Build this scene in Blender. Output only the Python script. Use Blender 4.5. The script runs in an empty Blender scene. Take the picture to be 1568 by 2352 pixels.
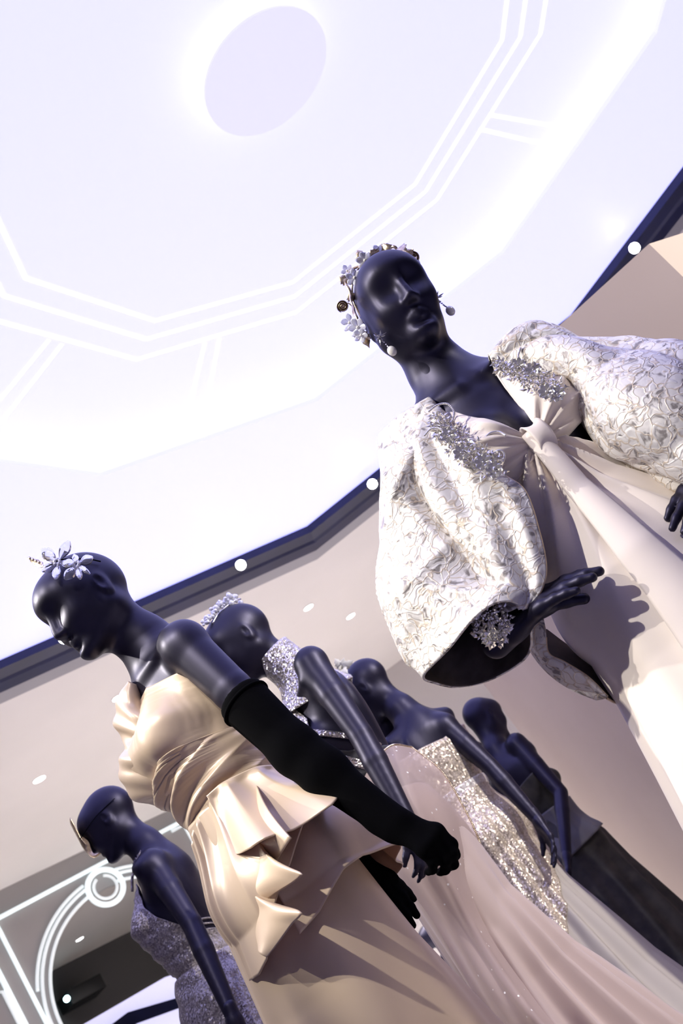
import bpy, bmesh, math, random
import numpy as np
from mathutils import Vector, Matrix

# ------------------------------------------------------------------ camera
PITCH, ROLL, FOC = math.radians(22.97), math.radians(36.27), 2400.0
CAMZ = 1.2
CP, SP, CR, SR = math.cos(PITCH), math.sin(PITCH), math.cos(ROLL), math.sin(ROLL)
_F = np.array([0, CP, SP]); _U = np.array([0, -SP, CP]); _R = np.array([1.0, 0, 0])
_iu = np.array([-SR, -CR]); _ir = np.array([CR, -SR])
scene = bpy.context.scene
COL = scene.collection
cam_d = bpy.data.cameras.new('camera'); cam = bpy.data.objects.new('camera', cam_d); COL.objects.link(cam)
cam_d.sensor_fit = 'VERTICAL'; cam_d.sensor_height = 36.0; cam_d.sensor_width = 24.0
cam_d.lens = FOC / 2352.0 * 36.0
cam_d.clip_start = 0.05; cam_d.clip_end = 200
# image right / up axes written in the levelled right / up axes
_rx = _R * _ir[0] + _U * _iu[0]            # world direction of the picture's +x
_dn = _R * _ir[1] + _U * _iu[1]            # world direction of the picture's +y (down)
M = Matrix(((_rx[0], -_dn[0], -_F[0], 0), (_rx[1], -_dn[1], -_F[1], 0), (_rx[2], -_dn[2], -_F[2], CAMZ), (0, 0, 0, 1)))
cam.matrix_world = M
cam_d.dof.use_dof = True; cam_d.dof.focus_distance = 2.02; cam_d.dof.aperture_fstop = 7.1
scene.camera = cam

# ------------------------------------------------------------------ world, view
world = bpy.data.worlds.new('world'); scene.world = world; world.use_nodes = True
world.node_tree.nodes['Background'].inputs[0].default_value = (0.75, 0.74, 0.80, 1)
world.node_tree.nodes['Background'].inputs[1].default_value = 0.02
scene.view_settings.view_transform = 'Standard'; scene.view_settings.look = 'None'
scene.view_settings.gamma = 1.0; scene.view_settings.use_curve_mapping = False
scene.view_settings.exposure = 0.0

# ------------------------------------------------------------------ picture helpers
def ray(px, py):
    q = np.array([px - 784.0, py - 1176.0]); return FOC * _F + (q @ _ir) * _R + (q @ _iu) * _U
def P(px, py, D):
    d = ray(px, py); d = d / d[1] * D; return np.array([d[0], d[1], d[2] + CAMZ])
def onz(px, py, z):
    d = ray(px, py); d = d / d[2] * (z - CAMZ); return np.array([d[0], d[1], z])
def onplane(px, py, p0, n):
    d = ray(px, py); o = np.array([0, 0, CAMZ]); return o + d * (np.dot(p0 - o, n) / np.dot(d, n))

# ------------------------------------------------------------------ object helpers
rng = random.Random(7)
nrng = np.random.default_rng(7)
def link(o, parent=None):
    COL.objects.link(o)
    if parent is not None: o.parent = parent
    return o
def tag(o, label=None, cat=None, group=None, kind=None):
    if label: o['label'] = label
    if cat: o['category'] = cat
    if group: o['group'] = group
    if kind: o['kind'] = kind
    return o
def empty(name, loc=(0, 0, 0)):
    o = bpy.data.objects.new(name, None); o.empty_display_size = 0.1; o.location = loc
    return link(o)
def mesh_obj(name, verts, faces, mat, parent=None, smooth=True, world_pts=True):
    me = bpy.data.meshes.new(name)
    v = np.asarray(verts, float)
    if parent is not None and world_pts: v = v - np.array(wloc(parent))
    me.from_pydata([tuple(x) for x in v], [], [tuple(int(i) for i in f) for f in faces]); me.update()
    if smooth:
        me.polygons.foreach_set('use_smooth', [True] * len(me.polygons))
    for m in (mat if isinstance(mat, (list, tuple)) else [mat]): me.materials.append(m)
    o = bpy.data.objects.new(name, me); return link(o, parent)
def wloc(o):
    l = Vector(o.location)
    while o.parent is not None:
        o = o.parent; l = l + Vector(o.location)
    return l
def fast_mesh(name, V, Q, mat, parent=None):
    """V (n,3) world points, Q (m,4) quads, through foreach_set"""
    V = np.asarray(V, np.float32)
    if parent is not None: V = V - np.array(wloc(parent), np.float32)
    me = bpy.data.meshes.new(name); me.vertices.add(len(V)); me.vertices.foreach_set('co', V.ravel())
    Q = np.asarray(Q, np.int32); me.loops.add(Q.size); me.loops.foreach_set('vertex_index', Q.ravel())
    me.polygons.add(len(Q)); me.polygons.foreach_set('loop_start', np.arange(0, Q.size, 4, dtype=np.int32))
    me.polygons.foreach_set('loop_total', np.full(len(Q), 4, np.int32))
    me.polygons.foreach_set('use_smooth', np.ones(len(Q), bool)); me.update(calc_edges=True); me.validate()
    for m in (mat if isinstance(mat, (list, tuple)) else [mat]): me.materials.append(m)
    o = bpy.data.objects.new(name, me); return link(o, parent)
def solid(o, th, offset=0.0, inner=None):
    if inner is not None: o.data.materials.append(inner)
    m = o.modifiers.new('thickness', 'SOLIDIFY'); m.thickness = th; m.offset = offset
    if inner is not None: m.material_offset = len(o.data.materials) - 1; m.material_offset_rim = 0
    return o
def grid_obj(name, G, mat, parent=None, closed=False, th=0.0, offset=0.0, inner=None, mask=None):
    """G: (nu, nv, 3) world points; closed joins the last column to the first"""
    G = np.asarray(G, float); nu, nv = G.shape[:2]
    idx = np.arange(nu * nv).reshape(nu, nv)
    nx = np.roll(idx, -1, 1) if closed else idx[:, 1:]
    a = idx if closed else idx[:, :-1]
    Q = np.stack([a[:-1], nx[:-1], nx[1:], a[1:]], -1)
    if mask is not None: Q = Q[mask[:Q.shape[0], :Q.shape[1]]]
    Q = Q.reshape(-1, 4)
    V = G.reshape(-1, 3)
    used = np.unique(Q); remap = np.full(len(V), -1); remap[used] = np.arange(len(used))
    o = fast_mesh(name, V[used], remap[Q], mat, parent)
    if th: solid(o, th, offset, inner)
    return o
def box_pts(c, sx, sy, sz, rz=0.0):
    v = []
    for z in (-1, 1):
        for x, y in ((-1, -1), (1, -1), (1, 1), (-1, 1)):
            X, Y = x * sx / 2, y * sy / 2
            v.append((c[0] + X * math.cos(rz) - Y * math.sin(rz), c[1] + X * math.sin(rz) + Y * math.cos(rz), c[2] + z * sz / 2))
    f = [(0, 3, 2, 1), (4, 5, 6, 7), (0, 1, 5, 4), (1, 2, 6, 5), (2, 3, 7, 6), (3, 0, 4, 7)]
    return v, f
def box(name, c, sx, sy, sz, mat, parent=None, rz=0.0):
    v, f = box_pts(c, sx, sy, sz, rz); return mesh_obj(name, v, f, mat, parent, smooth=False)
def frames(pts, closed=False):
    pts = np.asarray(pts, float); n = len(pts)
    if closed: t = np.roll(pts, -1, 0) - np.roll(pts, 1, 0)
    else: t = np.gradient(pts, axis=0)
    t = t / (np.linalg.norm(t, axis=1)[:, None] + 1e-12)
    ref = np.array([0, 0, 1.0]) if abs(t[0][2]) < 0.9 else np.array([1.0, 0, 0])
    N = np.zeros_like(pts); nn = ref - t[0] * (ref @ t[0]); nn /= np.linalg.norm(nn)
    for i in range(n):
        nn = nn - t[i] * (nn @ t[i]); nn /= np.linalg.norm(nn) + 1e-12; N[i] = nn
    return t, N, np.cross(t, N)
def tube_geo(pts, rad, seg=8, closed=False, caps=True):
    pts = np.asarray(pts, float); n = len(pts)
    rad = np.full(n, rad) if np.isscalar(rad) else np.asarray(rad, float)
    t, N, B = frames(pts, closed)
    a = np.linspace(0, 2 * math.pi, seg, endpoint=False)
    V = pts[:, None] + rad[:, None, None] * (np.cos(a)[None, :, None] * N[:, None] + np.sin(a)[None, :, None] * B[:, None])
    V = V.reshape(-1, 3).tolist(); F = []
    for i in range(n if closed else n - 1):
        for j in range(seg):
            i2 = (i + 1) % n; j2 = (j + 1) % seg
            F.append((i * seg + j, i * seg + j2, i2 * seg + j2, i2 * seg + j))
    if caps and not closed:
        F.append(tuple(range(seg))[::-1]); F.append(tuple((n - 1) * seg + j for j in range(seg)))
    return V, F
def tube(name, pts, rad, mat, parent=None, seg=8, closed=False):
    V, F = tube_geo(pts, rad, seg, closed); return mesh_obj(name, V, F, mat, parent)
def crom(ctrl, n, closed=False):
    """Catmull-Rom through control rows (m, ...) sampled at n points"""
    C = np.asarray(ctrl, float); m = len(C)
    tt = np.linspace(0, m if closed else m - 1, n, endpoint=not closed)
    out = []
    for t in tt:
        i = int(min(math.floor(t), (m if closed else m - 1) - 1)); s = t - i
        g = (lambda k: C[k % m]) if closed else (lambda k: C[min(max(k, 0), m - 1)])
        p0, p1, p2, p3 = g(i - 1), g(i), g(i + 1), g(i + 2)
        if not closed:
            if i - 1 < 0: p0 = 2 * p1 - p2
            if i + 2 > m - 1: p3 = 2 * p2 - p1
        out.append(0.5 * (2 * p1 + (p2 - p0) * s + (2 * p0 - 5 * p1 + 4 * p2 - p3) * s * s + (3 * p1 - p0 - 3 * p2 + p3) * s ** 3))
    return np.array(out)
class Geo:
    """collects small pieces into one mesh"""
    def __init__(self): self.v = []; self.f = []
    def add(self, V, F):
        b = len(self.v); self.v.extend([tuple(x) for x in V]); self.f.extend([tuple(i + b for i in q) for q in F])
    def build(self, name, mat, parent=None, smooth=True): return mesh_obj(name, self.v, self.f, mat, parent, smooth)

# ------------------------------------------------------------------ materials
def pmat(name, col, rough=0.5, metal=0.0, spec=0.5, **kw):
    m = bpy.data.materials.new(name); m.use_nodes = True; b = m.node_tree.nodes['Principled BSDF']
    b.inputs['Base Color'].default_value = (*col, 1); b.inputs['Roughness'].default_value = rough
    b.inputs['Metallic'].default_value = metal; b.inputs['Specular IOR Level'].default_value = spec
    for k, v in kw.items():
        n = k.replace('_', ' ')
        b.inputs[n].default_value = (*v, 1) if isinstance(v, tuple) else v
    return m
def emat(name, col, strength, base=0.8):
    m = bpy.data.materials.new(name); m.use_nodes = True; b = m.node_tree.nodes['Principled BSDF']
    b.inputs['Base Color'].default_value = (base, base, base, 1); b.inputs['Roughness'].default_value = 0.6
    b.inputs['Emission Color'].default_value = (*col, 1); b.inputs['Emission Strength'].default_value = strength
    return m
def N(m, t, **kw):
    n = m.node_tree.nodes.new(t)
    for k, v in kw.items(): setattr(n, k, v)
    return n
def L(m, a, b): m.node_tree.links.new(a, b)
def bsdf(m): return m.node_tree.nodes['Principled BSDF']
def noise_tint(m, c1, c2, scale, detail=3.0, rough=None, bump=0.0, bscale=None):
    tc = N(m, 'ShaderNodeTexCoord'); nz = N(m, 'ShaderNodeTexNoise'); nz.inputs['Scale'].default_value = scale; nz.inputs['Detail'].default_value = detail
    L(m, tc.outputs['Object'], nz.inputs['Vector'])
    r = N(m, 'ShaderNodeValToRGB'); r.color_ramp.elements[0].position = 0.35; r.color_ramp.elements[1].position = 0.65
    r.color_ramp.elements[0].color = (*c1, 1); r.color_ramp.elements[1].color = (*c2, 1)
    L(m, nz.outputs['Fac'], r.inputs['Fac']); L(m, r.outputs['Color'], bsdf(m).inputs['Base Color'])
    if bump:
        n2 = N(m, 'ShaderNodeTexNoise'); n2.inputs['Scale'].default_value = bscale or scale * 8; L(m, tc.outputs['Object'], n2.inputs['Vector'])
        b = N(m, 'ShaderNodeBump'); b.inputs['Strength'].default_value = bump; b.inputs['Distance'].default_value = 0.002
        L(m, n2.outputs['Fac'], b.inputs['Height']); L(m, b.outputs['Normal'], bsdf(m).inputs['Normal'])
    return m

# the backlit stretch ceiling gives off a blue-violet white light
M_ceil = emat('stretch_ceiling', (0.41, 0.41, 1.0), 1.85, 0.25)
M_ceil2 = emat('outer_stretch_ceiling', (0.41, 0.41, 1.0), 1.85, 0.25)
M_led = emat('led_strip', (0.75, 0.78, 1.0), 9.0)
M_line = emat('led_line', (0.97, 0.97, 1.0), 1.7)
M_navy = noise_tint(pmat('navy_paint', (0.012, 0.014, 0.06), 0.45), (0.010, 0.012, 0.050), (0.014, 0.017, 0.07), 3.0)
M_soffit = noise_tint(pmat('soffit_plaster', (0.74, 0.69, 0.68), 0.8), (0.80, 0.765, 0.745), (0.84, 0.80, 0.78), 0.8, bump=0.05)
M_shade_strip = pmat('soffit_shade_grey', (0.36, 0.35, 0.38), 0.8)  # shade next to the navy ring, put into the base colour
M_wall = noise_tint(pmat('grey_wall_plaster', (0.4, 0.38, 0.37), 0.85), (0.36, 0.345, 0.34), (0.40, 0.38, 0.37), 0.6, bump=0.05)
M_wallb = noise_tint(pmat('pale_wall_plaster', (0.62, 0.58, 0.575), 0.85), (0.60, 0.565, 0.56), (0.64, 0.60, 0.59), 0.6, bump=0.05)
M_dark = pmat('dark_wall', (0.10, 0.097, 0.10), 0.85)
M_tan = noise_tint(pmat('tan_partition', (0.52, 0.43, 0.35), 0.75), (0.56, 0.45, 0.34), (0.61, 0.50, 0.385), 1.2, bump=0.06)
M_floor = noise_tint(pmat('pale_floor', (0.55, 0.53, 0.52), 0.5), (0.62, 0.59, 0.57), (0.66, 0.63, 0.61), 0.7)
M_neon = emat('neon_tube', (0.80, 0.96, 1.0), 0.8)
M_neon2 = emat('neon_tube_dim', (0.72, 0.84, 0.88), 0.55)
M_lens = emat('spot_lens', (1.0, 0.98, 0.95), 30.0)
M_lensw = emat('downlight_lens', (0.95, 1.0, 1.0), 6.0)
M_stage = pmat('charcoal_stage', (0.06, 0.058, 0.06), 0.6)
M_black = pmat('black_metal', (0.006, 0.006, 0.008), 0.45)

# ------------------------------------------------------------------ ceiling
H1 = CAMZ + 4.0                       # inner luminous ceiling
H2 = CAMZ + 3.82                      # outer luminous ring
H3 = CAMZ + 3.78                      # navy ring and soffit
CX, CY, A0 = 0.2577 * 4, 1.0507 * 4, math.radians(32.0 - 0.3)
def ngon(R, z, c=None, n=10, a0=A0):
    c = c or (CX, CY)
    return [(c[0] + R * math.cos(a0 + i * 2 * math.pi / n), c[1] + R * math.sin(a0 + i * 2 * math.pi / n), z) for i in range(n)]
def annulus(name, inner, outer, mat, th=0.02, kind='structure', parent=None):
    n = len(inner); v = list(inner) + list(outer)
    f = [(i, (i + 1) % n, n + (i + 1) % n, n + i) for i in range(n)]
    v2 = [(x, y, z + th) for x, y, z in v]
    f2 = [tuple(i + 2 * n for i in q[::-1]) for q in f]
    s1 = [(i, i + 2 * n, (i + 1) % n + 2 * n, (i + 1) % n) for i in range(n)]
    s2 = [(n + i, n + (i + 1) % n, 3 * n + (i + 1) % n, 3 * n + i) for i in range(n)]
    o = mesh_obj(name, v + v2, f + f2 + s1 + s2, mat, parent, smooth=False)
    if kind and parent is None: tag(o, kind=kind)
    return o
RE = 0.717 * 4
# inner ceiling slab runs past the opening so that the cove strip lights its rim
ic = ngon(RE + 0.30, H1)
v = ic + [(x, y, z + 0.03) for x, y, z in ic]
ceil = mesh_obj('ceiling', v, [tuple(range(10))[::-1], tuple(range(10, 20))] + [(i, (i + 1) % 10, 10 + (i + 1) % 10, 10 + i) for i in range(10)], M_ceil, smooth=False)
tag(ceil, kind='structure', label='luminous blue white decagon ceiling with line pattern')
# navy ring from two traced vertices
Va, Vb = onz(704.6, 1209.7, H3 + 0.03), onz(1311, 724, H3 + 0.03)
side = np.linalg.norm(Va - Vb); RN = side / (2 * math.sin(math.pi / 10))
mid = (Va + Vb) / 2; dv = (Vb - Va)[:2] / side; nrm = np.array([-dv[1], dv[0]])
if nrm @ (np.array([CX, CY]) - mid[:2]) < 0: nrm = -nrm
NC = mid[:2] + nrm * RN * math.cos(math.pi / 10)
NA = math.atan2(Va[1] - NC[1], Va[0] - NC[0]) - 2 * math.pi / 5
def nring(R, z): return ngon(R, z, (NC[0], NC[1]), 10, NA)
annulus('trim_1', ngon(RE, H2), nring(RN + 0.32, H2), M_ceil2, 0.03)
def strip(name, poly, r, mat, parent=None):
    return tube(name, poly, r, mat, parent, seg=6, closed=True)
def led_ring(name, label, poly):
    g = Geo(); n = len(poly)
    for i in range(n):
        V, F = tube_geo([poly[i], poly[(i + 1) % n]], 0.012, 6); g.add(V, F)
    return tag(g.build(name, M_led), label, 'light strip')
led_ring('led_strip', 'hidden cove light strip around the rim of the inner ceiling', ngon(RE + 0.10, H2 + 0.05))
led_ring('led_strip', 'hidden cove light strip above the navy ring trim', nring(RN + 0.10, H3 + 0.05))
# navy profile: inner upright, then the flat underside, then a strip coloured grey for shade on the soffit
def profile(name, rz, mat):
    rings = [nring(R, z) for R, z in rz]; n = 10; v = [p for r in rings for p in r]
    f = [(k * n + i, k * n + (i + 1) % n, (k + 1) * n + (i + 1) % n, (k + 1) * n + i) for k in range(len(rings) - 1) for i in range(n)]
    o = mesh_obj(name, v, f, mat, smooth=False); solid(o, 0.012, 1.0); return tag(o, kind='structure')
profile('trim_2', [(RN, H3 + 0.03), (RN + 0.005, H3 - 0.03), (RN + 0.13, H3 - 0.055), (RN + 0.15, H3 - 0.075), (RN + 0.33, H3 - 0.07), (RN + 0.34, H3 - 0.05)], M_navy)
profile('soffit_shade_strip', [(RN + 0.345, H3 - 0.05), (RN + 0.60, H3 - 0.045)], M_shade_strip)
annulus('soffit_ceiling', nring(RN + 0.60, H3 - 0.045), ngon(30, H3 - 0.045, (NC[0], NC[1]), 10, NA), M_soffit, 0.04)

# floating disc with its halo strip
DC = onz(612, 170, H1 - 0.12)
def disc_geo(c, R, z0, z1, n=64):
    a = [i * 2 * math.pi / n for i in range(n)]
    v = [(c[0] + R * math.cos(t), c[1] + R * math.sin(t), z) for z in (z0, z1) for t in a]
    return v, [tuple(range(n))[::-1], tuple(range(n, 2 * n))] + [(i, (i + 1) % n, n + (i + 1) % n, n + i) for i in range(n)]
v, f = disc_geo(DC, 0.0905 * 3.9, H1 - 0.125, H1 - 0.11)
dsk = empty('ceiling_light', (DC[0], DC[1], H1))
tag(dsk, 'round floating ceiling disc with a white halo around its rim', 'ceiling light')
mesh_obj('disc', v, f, emat('disc_panel', (0.41, 0.40, 1.0), 1.85, 0.2), dsk, smooth=False)
hl = [(DC[0] + 0.29 * math.cos(t), DC[1] + 0.29 * math.sin(t), H1 - 0.09) for t in np.linspace(0, 2 * math.pi, 48, endpoint=False)]
tube('halo_strip', hl, 0.011, M_led, dsk, 6, True)

# light lines set into the ceiling: three concentric decagons and the paired spokes
def flat_line(g, a, b, w=0.024):
    a, b = np.array(a, float), np.array(b, float); d = (b - a)[:2]; d /= np.linalg.norm(d); n = np.array([-d[1], d[0], 0]) * w / 2
    z0 = H1 - 0.004; V = [a + n, b + n, b - n, a - n]; V = [(p[0], p[1], z0) for p in V] + [(p[0], p[1], z0 + 0.006) for p in V]
    g.add(V, [(0, 1, 2, 3), (7, 6, 5, 4), (0, 4, 5, 1), (1, 5, 6, 2), (2, 6, 7, 3), (3, 7, 4, 0)])
for R, nm in ((0.413 * 4, 'inner'), (0.4505 * 4, 'middle'), (0.493 * 4, 'outer')):
    e = empty('light_line', (CX, CY, H1)); tag(e, '%s of the three ten-sided light lines drawn on the ceiling' % nm, 'light line', 'light lines on the ceiling')
    pl = ngon(R, H1)
    for i in range(10):
        g = Geo(); flat_line(g, pl[i], pl[(i + 1) % 10]); g.build('segment', M_line, e, False)
sp_px = [((112, 780), (0, 917)), ((142, 790), (0, 972)), ((470, 788), (415, 1015)), ((503, 778), (460, 1003)), ((1122, 263), (1315, 297)), ((1100, 296), (1280, 338))]
who = ['left spoke pair near the picture edge', 'spoke pair below the bent corner', 'right spoke pair beside the tall mannequin']
for k in range(3):
    e = empty('light_line', (CX, CY, H1)); tag(e, 'short twin light lines on the ceiling, %s' % who[k], 'light line', 'light lines on the ceiling')
    for a, b in sp_px[2 * k:2 * k + 2]:
        g = Geo(); A, B = onz(*a, H1), onz(*b, H1); flat_line(g, A, B, 0.022); g.build('segment', M_line, e, False)

# spot lamps on the navy ring
def aim(o, tgt):
    d = Vector(tgt) - Vector(o.location); o.rotation_euler = d.to_track_quat('-Z', 'Y').to_euler()
def spot_fixture(loc, tgt, label, power=0, size=40, blend=0.5, col=(1, 0.93, 0.84), rad=0.03):
    e = empty('spotlight', loc); tag(e, label, 'spotlight', 'spotlights on the navy ring')
    d = np.array(tgt, float) - np.array(loc); d /= np.linalg.norm(d)
    l = np.array(loc, float)
    V, F = tube_geo([l - d * 0.012, l + d * 0.05], 0.052, 20); mesh_obj('housing', V, F, M_navy, e)
    V, F = tube_geo([l + d * 0.045, l + d * 0.058], 0.044, 20); mesh_obj('lens', V, F, M_lens, e)
    V, F = tube_geo([l, np.array([l[0], l[1], H3 - 0.066])], 0.012, 10); mesh_obj('mount', V, F, M_navy, e)
    if power:
        ld = bpy.data.lights.new('spot_lamp', 'SPOT'); ld.energy = power; ld.spot_size = math.radians(size); ld.spot_blend = blend
        ld.color = col; ld.shadow_soft_size = rad
        lo = bpy.data.objects.new('spot_lamp', ld); link(lo); lo.location = l + d * 0.075; aim(lo, tgt)
    return e
zs = H3 - 0.09
for px, py, lab in ((553, 1298, 'ring spotlight between the two mannequin heads on the left'), (1457, 570, 'ring spotlight above the tan partition'),
                    (855, 1112, 'ring spotlight partly hidden by the brocade sleeve'), (147, 1466, 'ring spotlight peeping out under the nose of the mannequin')):
    q = onz(px, py, zs); spot_fixture(q, (0, 0.2, CAMZ + 0.3), lab)
# ------------------------------------------------------------------ walls
ZS = H3 - 0.045
wa, wb = onz(0, 2046, ZS), onz(232, 1936, ZS)
wc, wd = onz(865, 1550, ZS), onz(940, 1502, ZS)
vx = onz(520, 2046 - 0.474 * 520, ZS)
dN = (wb - wa) / np.linalg.norm(wb - wa); dC = (wd - vx) / np.linalg.norm(wd - vx)
nN = np.array([dN[1], -dN[0], 0]);  nN = nN if nN[1] < 0 else -nN        # towards the camera
far_l = vx - dN * 14
dC2 = np.array([0.985, -0.17, 0])
far_r = vx + dC * 9.5
def wall_quad(name, a, b, mat, z1=None, th=0.12):
    z1 = ZS if z1 is None else z1
    d = (b - a)[:2]; d = d / np.linalg.norm(d); n = np.array([-d[1], d[0]]);
    n = n if n[1] > 0 else -n
    pts = [(a[0], a[1]), (b[0], b[1]), (b[0] + n[0] * th, b[1] + n[1] * th), (a[0] + n[0] * th, a[1] + n[1] * th)]
    v = [(x, y, 0) for x, y in pts] + [(x, y, z1) for x, y in pts]
    o = mesh_obj(name, v, [(0, 1, 5, 4), (1, 2, 6, 5), (2, 3, 7, 6), (3, 0, 4, 7), (4, 5, 6, 7), (3, 2, 1, 0)], mat, smooth=False)
    return tag(o, kind='structure')
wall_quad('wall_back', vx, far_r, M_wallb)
# the neon wall: opening traced on the wall plane
def W(cx, cy, off=0.0):        # from the zoomed crop (scale 2.8, origin 0,1750) onto the wall plane
    return onplane(cx / 2.8, 1750 + cy / 2.8, wa + nN * off, nN)
inner_px = [(400, 1690), (350, 1560), (332, 1400), (345, 1250), (400, 1080), (490, 950), (590, 880), (690, 825), (800, 780), (870, 755), (920, 745)]
arc = [W(*p) for p in inner_px]
def uv(p): return np.array([(p - wa) @ dN, p[2]])
A = np.array([uv(p) for p in arc])
# least squares circle
k = np.c_[2 * A, np.ones(len(A))]; sol = np.linalg.lstsq(k, (A ** 2).sum(1), rcond=None)[0]
ac = sol[:2]; ar = math.sqrt(sol[2] + ac @ ac)
def UV(u, z, off=0.0): p = wa + dN * u + nN * off; return np.array([p[0], p[1], z])
op = [(ac[0] - ar * 1.0, 0.0)] + [(ac[0] + ar * math.cos(t), ac[1] + ar * math.sin(t)) for t in np.linspace(math.pi, 0, 40)] + [(ac[0] + ar, 0.0)]
U0, U1 = uv(far_l)[0], uv(vx)[0]
wv, wf = [], []
def wq(*c):
    k = len(wv); wv.extend([tuple(UV(*p)) for p in c]); wf.append((k, k + 1, k + 2, k + 3))
wq((U0, 0), (ac[0] - ar, 0), (ac[0] - ar, ZS), (U0, ZS)); wq((ac[0] + ar, 0), (U1, 0), (U1, ZS), (ac[0] + ar, ZS))
for p, q in zip(op[1:-1], op[2:-1]): wq(p, q, (q[0], ZS), (p[0], ZS))
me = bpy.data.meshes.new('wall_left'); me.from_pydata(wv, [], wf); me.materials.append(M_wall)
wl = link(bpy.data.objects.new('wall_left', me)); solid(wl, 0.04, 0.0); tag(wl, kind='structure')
# neon tubes
def neon(label, lines, rad, mat, closed=False):
    e = empty('neon_tube', tuple(UV(ac[0], ac[1] + ar))); tag(e, label, 'neon light', 'neon tubes on the arch wall')
    for ln in lines: tube('tube', ln, rad, mat, e, 8, closed)
    return e
def wl_(pts, n=24, smooth=True):
    w = np.array([W(*p, 0.05) for p in pts]); return crom(w, n) if smooth and len(pts) > 2 else w
neon('straight neon tube along the top of the arch frame', [wl_([(-260, 1135), (0, 1000), (1190, 370)], smooth=False)], 0.026, M_neon)
neon('neon tube down the right side of the arch frame', [wl_([(1195, 372), (1395, 745)], smooth=False)], 0.026, M_neon)
neon('short inner neon tube bent at the top right corner of the arch frame', [wl_([(1105, 443), (1185, 408), (1392, 775)], smooth=False)], 0.026, M_neon2)
neon('neon tube down the left side of the arch frame', [wl_([(-150, 820), (0, 1090), (330, 1740)], smooth=False)], 0.026, M_neon)
neon('neon tube at the bottom left edge of the picture', [wl_([(-100, 1180), (0, 1370), (190, 1740)], smooth=False)], 0.032, M_neon)
neon('thin bent neon tube nearest the bottom left corner', [wl_([(-40, 1490), (18, 1478), (150, 1740)], smooth=False)], 0.020, M_neon2)
def arc_pts(dr, t0, t1, n=40, off=0.05): return [UV(ac[0] + (ar + dr) * math.cos(t), ac[1] + (ar + dr) * math.sin(t), off) for t in np.linspace(t0, t1, n)]
px_m = 1.0
def dr_of(pts): a = np.array([uv(W(*p)) for p in pts]); return float(np.mean(np.hypot(*(a - ac).T)) - ar)
d_mid = dr_of([(290, 1550), (272, 1400), (290, 1250), (340, 1080), (430, 940), (850, 690)])
d_out = dr_of([(245, 1330), (290, 1150), (370, 980), (460, 870), (820, 660)])
ring_c = W(675, 810, 0.06); rcu = uv(ring_c); R_ring = float(np.linalg.norm(uv(W(675 + 112, 810)) - rcu))
def ang(p): a = uv(W(*p)) - ac; return math.atan2(a[1], a[0])
a_end = ang((232, 1485))
ra = math.atan2(rcu[1] - ac[1], rcu[0] - ac[0]); rg_ = R_ring * 1.0 / ar
neon('innermost neon arc edging the arch opening', [arc_pts(0.02, math.pi + 0.25, ra + rg_ * 0.75), arc_pts(0.02, ra - rg_ * 0.75, 0.0)], 0.020, M_neon2)
neon('middle neon arc around the arch', [arc_pts(d_mid, math.pi + 0.25, ra + rg_ * 0.9), arc_pts(d_mid, ra - rg_ * 0.9, 0.0)], 0.020, M_neon2)
neon('outermost neon arc ending free on the left of the arch', [arc_pts(d_out, a_end, ra + rg_ * 0.85), arc_pts(d_out, ra - rg_ * 0.85, 0.0)], 0.020, M_neon2)
def ring_pts(R, t0=0, t1=2 * math.pi, n=48, off=0.09): return [UV(rcu[0] + R * math.cos(t), rcu[1] + R * math.sin(t), off) for t in np.linspace(t0, t1, n, endpoint=False)]
neon('thick neon ring on top of the arcs', [ring_pts(R_ring * 0.95)], 0.034, M_neon, True)
neon('thin open neon ring inside the thick ring', [ring_pts(R_ring * 0.62, math.radians(115), math.radians(115 + 325))], 0.018, M_neon2)

# the room beyond the arch
dB = np.array([-nN[0], -nN[1], 0]);
b0, b1 = onz(340 / 2.8, 1750 + 1340 / 2.8, ZS), onz(975 / 2.8, 1750 + 1020 / 2.8, ZS)
db = (b1 - b0) / np.linalg.norm(b1 - b0)
wall_quad('wall_far', b0 - db * 9, b1 + db * 9, M_dark)
# projector on the far wall
pj = onplane(490 / 2.8, 1750 + 1535 / 2.8, b0, np.array([-db[1], db[0], 0])); 
pw = np.linalg.norm(onplane(400 / 2.8, 1750 + 1590 / 2.8, b0, np.array([-db[1], db[0], 0])) - onplane(580 / 2.8, 1750 + 1480 / 2.8, b0, np.array([-db[1], db[0], 0])))
nb = np.array([-db[1], db[0], 0]); nb = nb if nb[1] < 0 else -nb
pe = empty('projector', tuple(pj)); tag(pe, 'black box projector with a glowing lens beyond the arch', 'projector')
box('body', pj + nb * 0.27, pw * 1.15, 0.5, pw * 0.42, M_black, pe, math.atan2(db[1], db[0]))
q = onplane(427 / 2.8, 1750 + 1527 / 2.8, pj + nb * 0.52, nb)
V, F = tube_geo([q, q + nb * 0.04], pw * 0.085, 20); mesh_obj('lens', V, F, emat('projector_lens', (0.55, 0.95, 1.0), 14.0), pe)
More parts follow.
